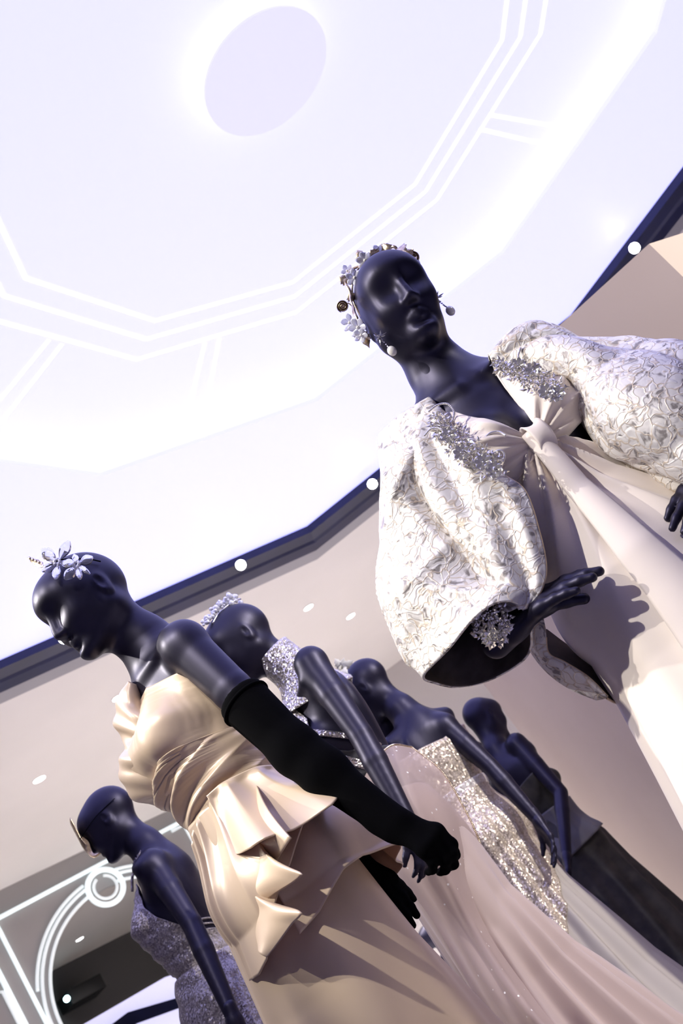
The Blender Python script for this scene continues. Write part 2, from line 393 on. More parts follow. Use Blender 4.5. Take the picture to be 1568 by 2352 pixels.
# lit canopy beyond the arch
cz = 0.0
def Cp(cx, cy, D): return P(cx / 2.8, 1750 + cy / 2.8, D)
ce = empty('lit_canopy', tuple(Cp(1000, 1600, 15.5))); tag(ce, 'white backlit canopy with a navy polygon trim beyond the arch', 'ceiling light')
M_can = emat('canopy_panel', (0.66, 0.64, 1.0), 1.0)
DD = 15.0
c_out = [Cp(*p, DD) for p in [(540, 1686), (1060, 1385), (1240, 1328), (1340, 1500), (1370, 1760), (420, 1760)]]
mesh_obj('panel', [tuple(p) for p in c_out] + [(p[0], p[1] + 0.1, p[2]) for p in c_out], [tuple(range(6)), tuple(range(6, 12))[::-1]] + [(i, (i + 1) % 6, 6 + (i + 1) % 6, 6 + i) for i in range(6)], M_can, ce, False)
tr = [[(700, 1700), (820, 1610), (1222, 1492), (1303, 1555), (1288, 1625), (1195, 1568), (860, 1690), (800, 1760), (600, 1760)]]
t3 = [Cp(*p, DD - 0.15) for p in tr[0]]
m = len(t3); mesh_obj('navy_trim', [tuple(p) for p in t3] + [(p[0], p[1] + 0.1, p[2]) for p in t3], [tuple(range(m)), tuple(range(m, 2 * m))[::-1]] + [(i, (i + 1) % m, m + (i + 1) % m, m + i) for i in range(m)], M_navy, ce, False)

# downlights in the soffit
for px, py, lab in ((708, 1395, 'downlight right of the tiara, nearer the navy ring'), (805, 1415, 'downlight left of the brocade sleeve'), (270, 1603, 'downlight left of the satin bodice'),
                    (90, 1790, 'downlight at the far left of the soffit'), (575, 1559, 'downlight partly hidden by the gloved upper arm'), (1011, 1590, 'downlight below the brocade cuff'),
                    (1018, 1630, 'downlight touching the bare shoulder of the mannequin seen from behind'), (183, 2157, 'downlight seen through the arch')):
    c = onz(px, py, ZS - 0.004); e = empty('downlight', tuple(c)); tag(e, 'white round %s' % lab, 'downlight', 'downlights in the soffit')
    s = 0.053 if py < 1700 else 0.062
    if py in (1590, 1630): s = 0.055
    V, F = disc_geo(c, s, c[2] - 0.006, c[2] + 0.003, 24); mesh_obj('lens', V, F, M_lensw, e, False)
    R1 = [(c[0] + (s + 0.006) * math.cos(t), c[1] + (s + 0.006) * math.sin(t), c[2]) for t in np.linspace(0, 2 * math.pi, 24, endpoint=False)]
    tube('rim', R1, 0.005, M_soffit, e, 6, True)
    ld = bpy.data.lights.new('down_lamp', 'SPOT'); ld.energy = 900 if py < 2000 else 120; ld.spot_size = math.radians(110); ld.spot_blend = 0.7; ld.color = (1, 0.94, 0.88); ld.shadow_soft_size = 0.05
    lo = link(bpy.data.objects.new('down_lamp', ld)); lo.location = (c[0], c[1], c[2] - 0.02)

# ------------------------------------------------------------------ tan partition behind the tall mannequin
PT = CAMZ + 1.47
p_far = onz(1103, 1561, PT); pa = onz(1225, 797, PT); pb = onz(1490, 560, PT); pc = onz(1568, 535, PT)
pd = pc + (pc - pb) * 4.0
pts = [p_far, p_far * 0.5 + pa * 0.5 + np.array([0.10, 0.05, 0]), pa + np.array([-0.02, 0.02, 0]), pb, pd]
for i, nm in enumerate(('wall_partition_far', 'wall_partition_middle', 'wall_partition_front', 'wall_partition_right')):
    a, b = pts[i], pts[i + 1]; wall_quad(nm, a, b, M_tan, PT, 0.08)

# ------------------------------------------------------------------ floor and stage
v = [(-26, -6, 0), (22, -6, 0), (22, 26, 0), (-26, 26, 0)]
tag(mesh_obj('floor', v + [(x, y, -0.1) for x, y, z in v], [(0, 1, 2, 3), (7, 6, 5, 4)] + [(i, i + 4, (i + 1) % 4 + 4, (i + 1) % 4) for i in range(4)], M_floor, smooth=False), kind='structure')
ZP = 0.60
def stage(st, z, label):
    n = len(st)
    o = mesh_obj('stage', [(x, y, 0) for x, y in st] + [(x, y, z) for x, y in st], [tuple(range(n))[::-1], tuple(range(n, 2 * n))] + [(i, (i + 1) % n, n + (i + 1) % n, n + i) for i in range(n)], M_stage, smooth=False)
    return tag(o, label, 'stage', 'display stages')
stage([(-2.6, 1.45), (0.9, 1.05), (1.5, 1.9), (1.2, 2.85), (0.6, 2.9), (0.35, 3.55), (-2.6, 4.6)], ZP, 'dark display stage under the four nearest mannequins')
stage([(0.33, 3.58), (0.20, 4.48), (-0.9, 4.48), (-0.9, 4.02)], ZP - 0.03, 'slightly lower dark stage under the champagne sequin gown')
stage([(0.20, 4.52), (0.10, 5.8), (-0.9, 5.8), (-0.9, 4.52)], ZP - 0.22, 'lowest dark stage under the dark strapless gown')
wall_quad('wall_front', np.array([-26.0, -6.0, 0]), np.array([22.0, -6.0, 0]), M_wallb)
for nm, a, b in (('wall_side', (-26.0, -6.0), (-26.0, 26.0)), ('wall_right', (22.0, -6.0), (22.0, 26.0)), ('wall_rear', (-26.0, 26.0), (22.0, 26.0))):
    v = [(*a, 0), (*b, 0), (*b, ZS), (*a, ZS)]
    tag(solid(mesh_obj(nm, v, [(0, 1, 2, 3)], M_wallb, smooth=False), 0.1), kind='structure')

# ------------------------------------------------------------------ stage spotlights on the near half of the ring
zs = H3 - 0.09
def ring_spot(ang, tgt, label, power, size=24, col=(1, 0.95, 0.88), rad=0.025, R=None):
    R = R or RN + 0.22
    spot_fixture((NC[0] + R * math.cos(ang), NC[1] + R * math.sin(ang), zs), tgt, label, power, size, 0.35, col, rad)
D2 = math.radians
ring_spot(D2(-116), (0.36, 1.75, CAMZ + 0.40), 'ring spotlight above the camera aimed at the brocade jacket', 640, 26, rad=0.03)
ring_spot(D2(-134), (0.36, 1.75, CAMZ + 0.40), 'ring spotlight left of the camera aimed at the brocade jacket', 460, 24, rad=0.02)
ring_spot(D2(-160), (-0.5, 2.05, CAMZ + 0.45), 'ring spotlight aimed at the satin gown from the left', 820, 22, rad=0.04)
ring_spot(D2(-104), (-0.2, 3.4, CAMZ + 0.4), 'ring spotlight aimed at the row of mannequins behind', 240, 24, rad=0.05)
ring_spot(D2(-40), (1.25, 3.2, CAMZ + 1.1), 'added ring spotlight on the right brightening the tan partition', 1500, 40, rad=0.05)  # unseen lamp, added to brighten the partition

# ------------------------------------------------------------------ implicit bodies
def smin(a, b, k):
    h = np.maximum(k - np.abs(a - b), 0.0) / k; return np.minimum(a, b) - h * h * k * 0.25
def smax(a, b, k): return -smin(-a, -b, k)
class Sdf:
    def __init__(self): self.p = []
    def ell(self, c, r, k=0.03, R=None, sub=False, tag=''):
        self.p.append(('e', np.array(c, float), np.array(r, float), k, R, sub, tag)); return self
    def cone(self, a, b, r1, r2, k=0.03, sub=False, tag=''):
        self.p.append(('c', np.array(a, float), np.array(b, float), k, (r1, r2), sub, tag)); return self
    def bbox(self, p):
        m = p[3] + 0.02
        if p[0] == 'e':
            if p[4] is None: e = p[2]
            else: e = np.full(3, p[2].max())
            return p[1] - e - m, p[1] + e + m
        r = max(p[4]) + m; return np.minimum(p[1], p[2]) - r, np.maximum(p[1], p[2]) + r
    def one(self, p, X):
        if p[0] == 'e':
            q = X - p[1]
            if p[4] is not None: q = q @ p[4]           # rows times R = R^T applied
            k0 = np.linalg.norm(q / p[2], axis=-1); k1 = np.linalg.norm(q / (p[2] ** 2), axis=-1) + 1e-9
            return k0 * (k0 - 1.0) / k1
        ba = p[2] - p[1]; q = X - p[1]; t = np.clip((q @ ba) / (ba @ ba), 0, 1)
        return np.linalg.norm(q - t[..., None] * ba, axis=-1) - (p[4][0] + (p[4][1] - p[4][0]) * t)
    def at(self, X, skip=()):
        F = np.full(X.shape[:-1], 1.0)
        for p in self.p:
            if p[6] in skip: continue
            d = self.one(p, X); F = smax(F, -d, p[3]) if p[5] else smin(F, d, p[3])
        return F
    def mesh(self, h, lo=None, hi=None):
        bb = [self.bbox(p) for p in self.p if not p[5]]
        l = np.min([b[0] for b in bb], 0); u = np.max([b[1] for b in bb], 0)
        if lo is not None: l = np.maximum(l, lo)
        if hi is not None: u = np.minimum(u, hi)
        n = np.ceil((u - l) / h).astype(int) + 1
        F = np.full(n, 1.0, np.float32)
        ax = [l[i] + h * np.arange(n[i]) for i in range(3)]
        for p in self.p:
            b0, b1 = self.bbox(p); i0 = np.clip(np.floor((b0 - l) / h).astype(int), 0, n); i1 = np.clip(np.ceil((b1 - l) / h).astype(int) + 1, 0, n)
            if np.any(i1 <= i0): continue
            s = tuple(slice(i0[i], i1[i]) for i in range(3))
            X = np.stack(np.meshgrid(*(ax[i][s[i]] for i in range(3)), indexing='ij'), -1)
            d = self.one(p, X).astype(np.float32)
            F[s] = smax(F[s], -d, p[3]) if p[5] else smin(F[s], d, p[3])
        return surface_nets(F, l, h)
def surface_nets(F, org, h):
    S = F < 0; n = np.array(F.shape)
    cs = S[:-1, :-1, :-1].astype(np.int8)
    tot = np.zeros(n - 1, np.int8)
    offs = [(i, j, k) for i in (0, 1) for j in (0, 1) for k in (0, 1)]
    for o in offs: tot += S[o[0]:n[0] - 1 + o[0], o[1]:n[1] - 1 + o[1], o[2]:n[2] - 1 + o[2]]
    act = (tot > 0) & (tot < 8)
    ids = np.argwhere(act); idx = np.full(act.shape, -1, np.int64); idx[act] = np.arange(len(ids))
    acc = np.zeros((len(ids), 3)); cnt = np.zeros(len(ids))
    for a in offs:
        for d in range(3):
            if a[d]: continue
            b = list(a); b[d] = 1
            fa = F[ids[:, 0] + a[0], ids[:, 1] + a[1], ids[:, 2] + a[2]]; fb = F[ids[:, 0] + b[0], ids[:, 1] + b[1], ids[:, 2] + b[2]]
            c = (fa < 0) != (fb < 0); t = np.where(c, fa / np.where(c, fa - fb, 1), 0)
            pt = np.tile(np.array(a, float), (len(ids), 1)); pt[:, d] += t
            acc[c] += pt[c]; cnt[c] += 1
    V = (ids + acc / cnt[:, None]) * h + org
    Q = []
    for d in range(3):
        e, f = (d + 1) % 3, (d + 2) % 3
        A = [slice(None)] * 3; B = [slice(None)] * 3; A[d] = slice(0, n[d] - 1); B[d] = slice(1, n[d])
        sa, sb = S[tuple(A)], S[tuple(B)]
        pos = np.argwhere(sa != sb); pos = pos[(pos[:, e] > 0) & (pos[:, f] > 0) & (pos[:, e] < n[e] - 1) & (pos[:, f] < n[f] - 1)]
        if not len(pos): continue
        def cell(de, df):
            c = pos.copy(); c[:, e] -= de; c[:, f] -= df; return idx[c[:, 0], c[:, 1], c[:, 2]]
        q = np.stack([cell(1, 1), cell(0, 1), cell(0, 0), cell(1, 0)], 1)
        fl = ~sa[pos[:, 0], pos[:, 1], pos[:, 2]]
        q[fl] = q[fl][:, ::-1]
        Q.append(q)
    Q = np.concatenate(Q)
    for _ in range(2):        # light smoothing
        s = np.zeros_like(V); c = np.zeros(len(V))
        for i in range(4):
            for j in (1, 3):
                np.add.at(s, Q[:, i], V[Q[:, (i + j) % 4]]); np.add.at(c, Q[:, i], 1)
        m = s / np.maximum(c, 1)[:, None]; V = np.where(c[:, None] > 0, V * 0.5 + m * 0.5, V)
    return V, Q
def rotz(a): c, s = math.cos(a), math.sin(a); return np.array([[c, -s, 0], [s, c, 0], [0, 0, 1.0]])
def rotx(a): c, s = math.cos(a), math.sin(a); return np.array([[1, 0, 0], [0, c, -s], [0, s, c]])
def roty(a): c, s = math.cos(a), math.sin(a); return np.array([[c, 0, s], [0, 1, 0], [-s, 0, c]])

M_mann = noise_tint(pmat('black_satin_lacquer', (0.004, 0.0035, 0.009), 0.44, spec=0.55, Specular_Tint=(0.72, 0.68, 1.0)), (0.0035, 0.003, 0.008), (0.005, 0.004, 0.011), 6.0)
M_stand = pmat('dark_steel', (0.05, 0.05, 0.055), 0.35, 1.0)

def add_head(s, c, R, g=0.91):
    """abstract egg head, face towards local -Y; c centre, R rotation matrix, g size"""
    def T(p): return np.array(c) + R @ (np.array(p) * g)
    def E(p, r, k, Q=None, sub=False): s.ell(T(p), np.array(r) * g, k * g, R if Q is None else Q, sub, tag='head')
    def K(a, b, r1, r2, k): s.cone(T(a), T(b), r1 * g, r2 * g, k * g, tag='head')
    E((0, 0.018, 0.030), (0.076, 0.104, 0.096), 0.03)
    E((0, -0.030, -0.028), (0.060, 0.066, 0.088), 0.06)
    E((0, -0.056, 0.045), (0.055, 0.042, 0.044), 0.05)
    for x in (-1, 1):
        K((x * 0.044, 0.010, -0.058), (x * 0.010, -0.070, -0.100), 0.022, 0.014, 0.04)
        E((x * 0.032, -0.064, -0.030), (0.024, 0.020, 0.024), 0.04)
    E((0, -0.082, -0.104), (0.016, 0.014, 0.013), 0.03)
    for x in (-1, 1): E((x * 0.031, -0.117, 0.004), (0.026, 0.023, 0.018), 0.038, None, True)
    K((0, -0.092, 0.026), (0, -0.114, -0.034), 0.0055, 0.0085, 0.020)
    for x in (-1, 1): E((x * 0.010, -0.102, -0.039), (0.0080, 0.011, 0.0068), 0.010)
    for x in (-1, 1):
        K((x * 0.019, -0.088, -0.072), (x * 0.005, -0.0965, -0.066), 0.0026, 0.0046, 0.010)
        K((x * 0.017, -0.088, -0.075), (0, -0.0955, -0.080), 0.0026, 0.0054, 0.009)
    E((0, -0.101, -0.091), (0.022, 0.008, 0.005), 0.014, None, True)
    for x in (-1, 1):
        Re = R @ rotz(x * 0.35)
        E((x * 0.076, 0.022, -0.010), (0.0065, 0.018, 0.030), 0.010, Re)
        E((x * 0.084, 0.014, -0.004), (0.006, 0.010, 0.019), 0.006, Re, True)

class Mannequin:
    def __init__(self, label, base, yaw, lean=(0, 0), head=None, head_R=None, arms=None, res=0.004, neck_r=0.047, zlow=0.80, bust=1.0, hip=1.0):
        self.base = np.array(base, float); self.yaw = yaw; self.R = rotz(yaw); self.lean = lean
        self.root = empty('mannequin', tuple(self.base)); tag(self.root, label, 'mannequin', 'black mannequins on the stage')
        s = self.s = Sdf(); Lz = self.sh
        self.arms = {}
        s.ell(Lz((0, 0.015, 0.93)), (0.168, 0.118 * hip, 0.15), 0.05)
        s.ell(Lz((0, 0.0, 1.10)), (0.108, 0.082, 0.12), 0.06)
        s.ell(Lz((0, 0.005, 1.235)), (0.128, 0.094, 0.13), 0.06)
        s.ell(Lz((0, 0.018, 1.345)), (0.142, 0.076, 0.085), 0.06)
        for x in (-1, 1):
            s.ell(Lz((x * 0.066, -0.072, 1.262)), np.array((0.060, 0.060, 0.060)) * bust, 0.035)
            s.cone(Lz((x * 0.02, 0.03, 1.435)), Lz((x * 0.136, 0.020, 1.408)), 0.034, 0.036, 0.05)
            s.cone(Lz((x * 0.025, -0.045, 1.405)), Lz((x * 0.14, -0.010, 1.425)), 0.010, 0.011, 0.018)   # collarbone
            s.ell(Lz((x * 0.07, 0.075, 1.32)), (0.05, 0.018, 0.075), 0.06)                                 # shoulder blade
        hc = np.array(head); HR = head_R
        nb = Lz((0, 0.022, 1.40)); nt = hc + HR @ np.array((0, 0.030, -0.055)); nm = nb * 0.5 + nt * 0.5 + np.array((0, 0.010, 0.004))
        s.cone(nb, nm, 0.062, neck_r, 0.05, tag='neck'); s.cone(nm, nt, neck_r, neck_r * 1.02, 0.03, tag='neck')
        s.cone(nb + np.array((0, 0.015, -0.02)), nm, 0.07, 0.04, 0.05, tag='neck')
        self.head_c = hc; self.head_R = HR
        add_head(s, hc, HR)
        for x, j in (arms or {}).items():
            sh, el, wr = [self.to_local(q) for q in j]
            s.ell(sh, (0.047, 0.047, 0.050), 0.03, tag='arm')
            s.cone(sh, el * 0.45 + sh * 0.55, 0.045, 0.040, 0.012, tag='arm'); s.cone(el * 0.45 + sh * 0.55, el, 0.040, 0.032, 0.004, tag='arm')
            mf = el * 0.7 + wr * 0.3
            s.cone(el, mf, 0.032, 0.0335, 0.004, tag='arm'); s.cone(mf, wr, 0.0335, 0.0225, 0.004, tag='arm')
            self.arms[x] = (sh, el, wr)
        V, Q = s.mesh(res, lo=np.array((-2, -2, zlow)))
        self.body = fast_mesh('body', self.to_world(V), Q, M_mann, self.root)
        V, F = tube_geo([self.to_world(np.array([0, 0.02, 0.012])), self.to_world(np.array([*self.sh((0, 0.02, 0.86))]))], 0.016, 12); mesh_obj('stand_pole', V, F, M_stand, self.root)
        b = self.to_world(np.array([0, 0.02, 0])); V, F = disc_geo(b, 0.15, b[2], b[2] + 0.012, 40); mesh_obj('stand_base', V, F, M_stand, self.root, False)
    def sh(self, p):
        d = 1.40 - p[2]; return np.array((p[0] + self.lean[0] * d, p[1] + self.lean[1] * d, p[2]))
    def to_world(self, p): return np.asarray(p) @ self.R.T + self.base
    def to_local(self, p): return (np.asarray(p) - self.base) @ self.R
    def hw(self, p): return self.to_world(self.head_c + self.head_R @ np.array(p))      # head-local to world
    def radius(self, th, z, skip=('arm', 'head', 'neck')):
        """distance from the trunk axis to the skin, arrays th, z"""
        ax = np.stack([self.lean[0] * (1.40 - z), self.lean[1] * (1.40 - z) + 0.0 * z, z], -1)
        dr = np.stack([np.sin(th), -np.cos(th), 0 * th], -1); r = np.full(th.shape, 0.40)
        for _ in range(26): r = np.maximum(r - 0.85 * self.s.at(ax + dr * r[..., None], skip), 0.01)
        return r, ax, dr

def hand_sdf(wr, d, n, side, curl=(0.3, 0.3, 0.35, 0.4), spread=0.06, thumb=(0.5, 0.4), sc=1.0, fat=1.0):
    """wr wrist, d finger direction, n back-of-hand normal, side +1: thumb on d x n side"""
    d = np.array(d, float); d /= np.linalg.norm(d); n = np.array(n, float); n -= d * (n @ d); n /= np.linalg.norm(n)
    t = np.cross(d, n) * side; s = Sdf(); wr = np.array(wr, float)
    def W_(a, b, c): return wr + (d * a + t * b + n * c) * sc
    r = sc * fat
    s.cone(W_(-0.03, 0, 0), W_(0.018, 0, 0), 0.0215 * r, 0.021 * r, 0.02)
    for b, bw in ((-0.026, -0.010), (-0.009, -0.004), (0.009, 0.004), (0.025, 0.010)):
        s.cone(W_(0.010, bw, 0), W_(0.082, b, 0.001), 0.0135 * r, 0.0105 * r, 0.014)
    Ls = ((0.030, 0.020, 0.017), (0.040, 0.026, 0.020), (0.044, 0.029, 0.021), (0.040, 0.025, 0.019)); Bs = (-0.028, -0.0095, 0.0095, 0.027)
    for i in range(4):
        p = np.array((0.080 + (0.004 if i in (1, 2) else -0.003), Bs[i], 0.0)); a = 0.0; sp = (i - 1.5) * spread
        rr = (0.0082, 0.0092, 0.0095, 0.0092)[i]
        for j, l in enumerate(Ls[i]):
            a += curl[i] * (0.8, 1.1, 0.8)[j]
            q = p + l * np.array((math.cos(a) * math.cos(sp), math.sin(sp), -math.sin(a)))
            s.cone(W_(*p), W_(*q), rr * (1 - 0.09 * j) * r, rr * (0.93 - 0.10 * j) * r, 0.005 if j else 0.010); p = q
    # thumb leaves the side of the palm near its base
    p = np.array((0.022, 0.018, -0.006)); a0, a1 = thumb
    for j, (l, rr) in enumerate(((0.040, 0.0135), (0.032, 0.0105), (0.026, 0.0092))):
        q = p + l * np.array((math.cos(a0) * math.cos(a1 * j * 0.5), math.sin(a0) * (1 - 0.35 * j), -math.sin(a1 * (0.5 + 0.5 * j))))
        s.cone(W_(*p), W_(*q), rr * r, rr * 0.88 * r, 0.010); p = q
    return s
def hand(name, parent, res, mat, *a, **k):
    V, Q = hand_sdf(*a, **k).mesh(res); return fast_mesh(name, V, Q, mat, parent)
D2 = math.radians

# ---- six mannequins (joint positions in metres, checked against the picture)
M1 = Mannequin('tall black mannequin facing the camera in the brocade jacket', (0.325, 1.81, ZP), D2(10), (0.07, 0.0), (-0.004, -0.030, 1.634), rotz(D2(2)) @ roty(D2(6)) @ rotx(D2(10)),
    {'r': [(0.196, 1.805, 1.975), (0.065, 1.83, 1.74), P(1150, 1452, 1.70)], 'l': [(0.49, 1.84, 1.99), (0.66, 1.86, 1.76), P(1655, 1085, 1.72)]}, 0.0032, zlow=0.80, bust=0.86)
M2 = Mannequin('black mannequin with bowed head in the champagne satin gown', (-0.515, 2.05, ZP), D2(-51), (0, 0), (0.011, -0.062, 1.630), rotz(D2(2)) @ rotx(D2(13)),
    {'l': [P(425, 1482, 1.93), P(680, 1725, 1.88), P(905, 1893, 1.84)], 'r': [(-0.60, 2.165, 1.985), (-0.62, 2.24, 1.70), P(805, 1975, 2.17)]}, 0.0032, zlow=0.80)
M3 = Mannequin('black mannequin in the silver halter gown behind the satin one', (-0.385, 2.88, ZP), D2(-73), (0, 0.06), (0, -0.080, 1.664), rotz(D2(2)) @ rotx(D2(14)),
    {'l': [P(715, 1525, 2.77), P(830, 1690, 2.69), P(940, 1893, 2.62)], 'r': [(-0.44, 3.03, 2.01), (-0.45, 3.10, 1.75), (-0.42, 3.06, 1.52)]}, 0.005, hip=0.84)
M4 = Mannequin('black mannequin seen from behind in the champagne sequin gown', (-0.265, 4.02, ZP - 0.03), D2(-142), (0.03, 0), (0.045, -0.045, 1.660), rotz(D2(35)) @ rotx(D2(14)),
    {'l': [P(885, 1668, 4.10), P(905, 1790, 4.16), P(960, 1900, 4.2)], 'r': [P(1022, 1668, 3.98), P(1125, 1760, 3.93), P(1232, 1880, 3.88)]}, 0.006)
M5 = Mannequin('farthest black mannequin in the dark strapless gown', (-0.055, 5.02, ZP - 0.22), D2(143), (0.0, 0), (0.0, -0.040, 1.655), rotz(D2(-8)) @ rotx(D2(16)),
    {'r': [P(1186, 1708, 4.93), P(1287, 1820, 4.84), P(1300, 1962, 4.72)], 'l': [P(1092, 1726, 5.15), P(1130, 1860, 5.2), P(1200, 1960, 5.2)]}, 0.007, bust=0.75)
M6 = Mannequin('black mannequin in profile in front of the arch', (-1.215, 3.46, ZP), D2(-88), (0, 0), (0, -0.058, 1.645), rotz(0) @ rotx(D2(14)),
    {'l': [P(352, 1985, 3.35), P(440, 2120, 3.27), P(535, 2335, 3.18)], 'r': [(-1.22, 3.62, 2.00), P(500, 2080, 3.62), P(560, 2200, 3.62)]}, 0.006)
_h = P(985, 2150, 11.4)
M7 = Mannequin('distant black mannequin glimpsed between the satin and blush skirts', (_h[0] + 0.05, 11.4, _h[2] - 1.66), D2(-80), (0, 0), (0, -0.05, 1.66), rotx(D2(10)), {'l': [(_h[0] + 0.05, 11.23, _h[2] - 0.25), (_h[0] + 0.08, 11.2, _h[2] - 0.52), (_h[0] + 0.04, 11.15, _h[2] - 0.76)]}, 0.012)
# hands
w = M1.to_world
hand('hand', M1.root, 0.0022, M_mann, P(1168, 1452, 1.695), P(1272, 1356, 1.64) - P(1168, 1452, 1.695), np.array((-0.15, -0.45, 1.0)), -1, (0.16, 0.17, 0.19, 0.20), 0.015, (0.30, 0.5), sc=1.04, fat=1.12)
hand('hand', M1.root, 0.003, M_mann, P(1655, 1085, 1.72), P(1556, 1175, 1.62) - P(1655, 1085, 1.72), np.array((0.3, -0.6, 0.6)), -1, (0.25, 0.22, 0.2, 0.2), 0.05)
hand('hand', M3.root, 0.004, M_mann, P(942, 1893, 2.62), P(985, 1992, 2.61) - P(942, 1893, 2.62), np.array((0.8, -0.5, 0.1)), 1, (0.45, 0.42, 0.4, 0.4), 0.03, sc=0.80)
hand('hand', M4.root, 0.005, M_mann, P(1232, 1880, 3.88), P(1275, 1945, 3.86) - P(1232, 1880, 3.88), np.array((0.9, 0.3, 0.3)), -1, (0.3, 0.3, 0.3, 0.3), 0.05)
hand('hand', M5.root, 0.005, M_mann, P(1300, 1962, 4.72), P(1303, 1990, 4.70) - P(1300, 1962, 4.72), np.array((0.9, 0.3, 0.3)), -1, (0.3, 0.3, 0.3, 0.3), 0.05)
hand('hand', M6.root, 0.005, M_mann, P(535, 2335, 3.18), P(560, 2400, 3.17) - P(535, 2335, 3.18), np.array((0.3, -0.9, 0.2)), 1, (0.3, 0.3, 0.3, 0.3), 0.05)
# ------------------------------------------------------------------ cloth materials
def fine_weave(m, scale=900, strength=0.08):
    tc = N(m, 'ShaderNodeTexCoord'); nz = N(m, 'ShaderNodeTexNoise'); nz.inputs['Scale'].default_value = scale
    L(m, tc.outputs['Object'], nz.inputs['Vector']); b = N(m, 'ShaderNodeBump'); b.inputs['Strength'].default_value = strength; b.inputs['Distance'].default_value = 0.001
    L(m, nz.outputs['Fac'], b.inputs['Height']); L(m, b.outputs['Normal'], bsdf(m).inputs['Normal']); return m
M_ivory = fine_weave(pmat('ivory_chiffon', (0.86, 0.77, 0.69), 0.75, spec=0.2, Sheen_Weight=0.25, Sheen_Roughness=0.4))
M_satin = fine_weave(pmat('champagne_satin', (0.66, 0.515, 0.365), 0.36, 0.12, spec=0.6), 500, 0.05)
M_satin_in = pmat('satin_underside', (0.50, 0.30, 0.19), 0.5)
M_blush = fine_weave(pmat('blush_tulle', (0.47, 0.37, 0.325), 0.7, spec=0.25, Sheen_Weight=0.3))
M_velvet = pmat('black_velvet', (0.0015, 0.0015, 0.002), 0.95, spec=0.05)
M_darkgown = noise_tint(pmat('dark_brocade', (0.03, 0.026, 0.02), 0.6), (0.018, 0.016, 0.013), (0.05, 0.043, 0.032), 14, bump=0.3, bscale=40)
M_lining = noise_tint(pmat('brown_lining', (0.10, 0.075, 0.055), 0.7), (0.085, 0.065, 0.05), (0.13, 0.10, 0.08), 30)
def sequin(name, c1, c2, scale=260, tilt=0.9, rough=0.28, metal=0.75, bare=None, bare_col=(0.3, 0.25, 0.22)):
    m = pmat(name, c1, rough, metal)
    tc = N(m, 'ShaderNodeTexCoord'); vo = N(m, 'ShaderNodeTexVoronoi'); vo.inputs['Scale'].default_value = scale; L(m, tc.outputs['Object'], vo.inputs['Vector'])
    ge = N(m, 'ShaderNodeNewGeometry'); sub = N(m, 'ShaderNodeVectorMath', operation='SUBTRACT'); sub.inputs[1].default_value = (0.5, 0.5, 0.5); L(m, vo.outputs['Color'], sub.inputs[0])
    sc = N(m, 'ShaderNodeVectorMath', operation='SCALE'); sc.inputs['Scale'].default_value = tilt; L(m, sub.outputs[0], sc.inputs[0])
    ad = N(m, 'ShaderNodeVectorMath', operation='ADD'); L(m, ge.outputs['Normal'], ad.inputs[0]); L(m, sc.outputs[0], ad.inputs[1])
    no = N(m, 'ShaderNodeVectorMath', operation='NORMALIZE'); L(m, ad.outputs[0], no.inputs[0]); L(m, no.outputs[0], bsdf(m).inputs['Normal'])
    sep = N(m, 'ShaderNodeSeparateColor'); L(m, vo.outputs['Color'], sep.inputs[0])
    mx = N(m, 'ShaderNodeMix', data_type='RGBA'); L(m, sep.outputs[0], mx.inputs['Factor']); mx.inputs[6].default_value = (*c1, 1); mx.inputs[7].default_value = (*c2, 1)
    L(m, mx.outputs[2], bsdf(m).inputs['Base Color']); return m
M_silverseq = sequin('silver_sequin', (0.62, 0.55, 0.46), (0.92, 0.88, 0.84), 300, 1.2)
M_goldseq = sequin('champagne_sequin', (0.50, 0.41, 0.30), (0.78, 0.68, 0.57), 200, 0.7, 0.32, 0.4)
M_greyseq = sequin('grey_sequin', (0.25, 0.22, 0.21), (0.46, 0.41, 0.39), 230, 0.8, 0.35, 0.3)
def dotted(name, base, dot, scale, size=0.16, alpha=1.0, rough=0.6):
    m = pmat(name, base, rough); tc = N(m, 'ShaderNodeTexCoord'); vo = N(m, 'ShaderNodeTexVoronoi'); vo.inputs['Scale'].default_value = scale; L(m, tc.outputs['Object'], vo.inputs['Vector'])
    r = N(m, 'ShaderNodeValToRGB'); r.color_ramp.elements[0].position = size; r.color_ramp.elements[1].position = size + 0.04
    r.color_ramp.elements[0].color = (1, 1, 1, 1); r.color_ramp.elements[1].color = (0, 0, 0, 1); L(m, vo.outputs['Distance'], r.inputs['Fac'])
    mx = N(m, 'ShaderNodeMix', data_type='RGBA'); L(m, r.outputs['Color'], mx.inputs['Factor']); mx.inputs[6].default_value = (*base, 1); mx.inputs[7].default_value = (*dot, 1)
    L(m, mx.outputs[2], bsdf(m).inputs['Base Color'])
    mr = N(m, 'ShaderNodeMath', operation='MULTIPLY'); L(m, r.outputs['Color'], mr.inputs[0]); mr.inputs[1].default_value = 0.8; L(m, mr.outputs[0], bsdf(m).inputs['Metallic'])
    if alpha < 1:
        ma = N(m, 'ShaderNodeMapRange'); L(m, r.outputs['Color'], ma.inputs[0]); ma.inputs[3].default_value = alpha; ma.inputs[4].default_value = 1.0; L(m, ma.outputs[0], bsdf(m).inputs['Alpha'])
    return m
M_net = dotted('black_sequin_net', (0.035, 0.034, 0.04), (0.95, 0.92, 0.95), 62, 0.13)
M_cape = dotted('sheer_blush_net', (0.52, 0.40, 0.36), (1.0, 0.97, 0.95), 34, 0.07, 0.62)
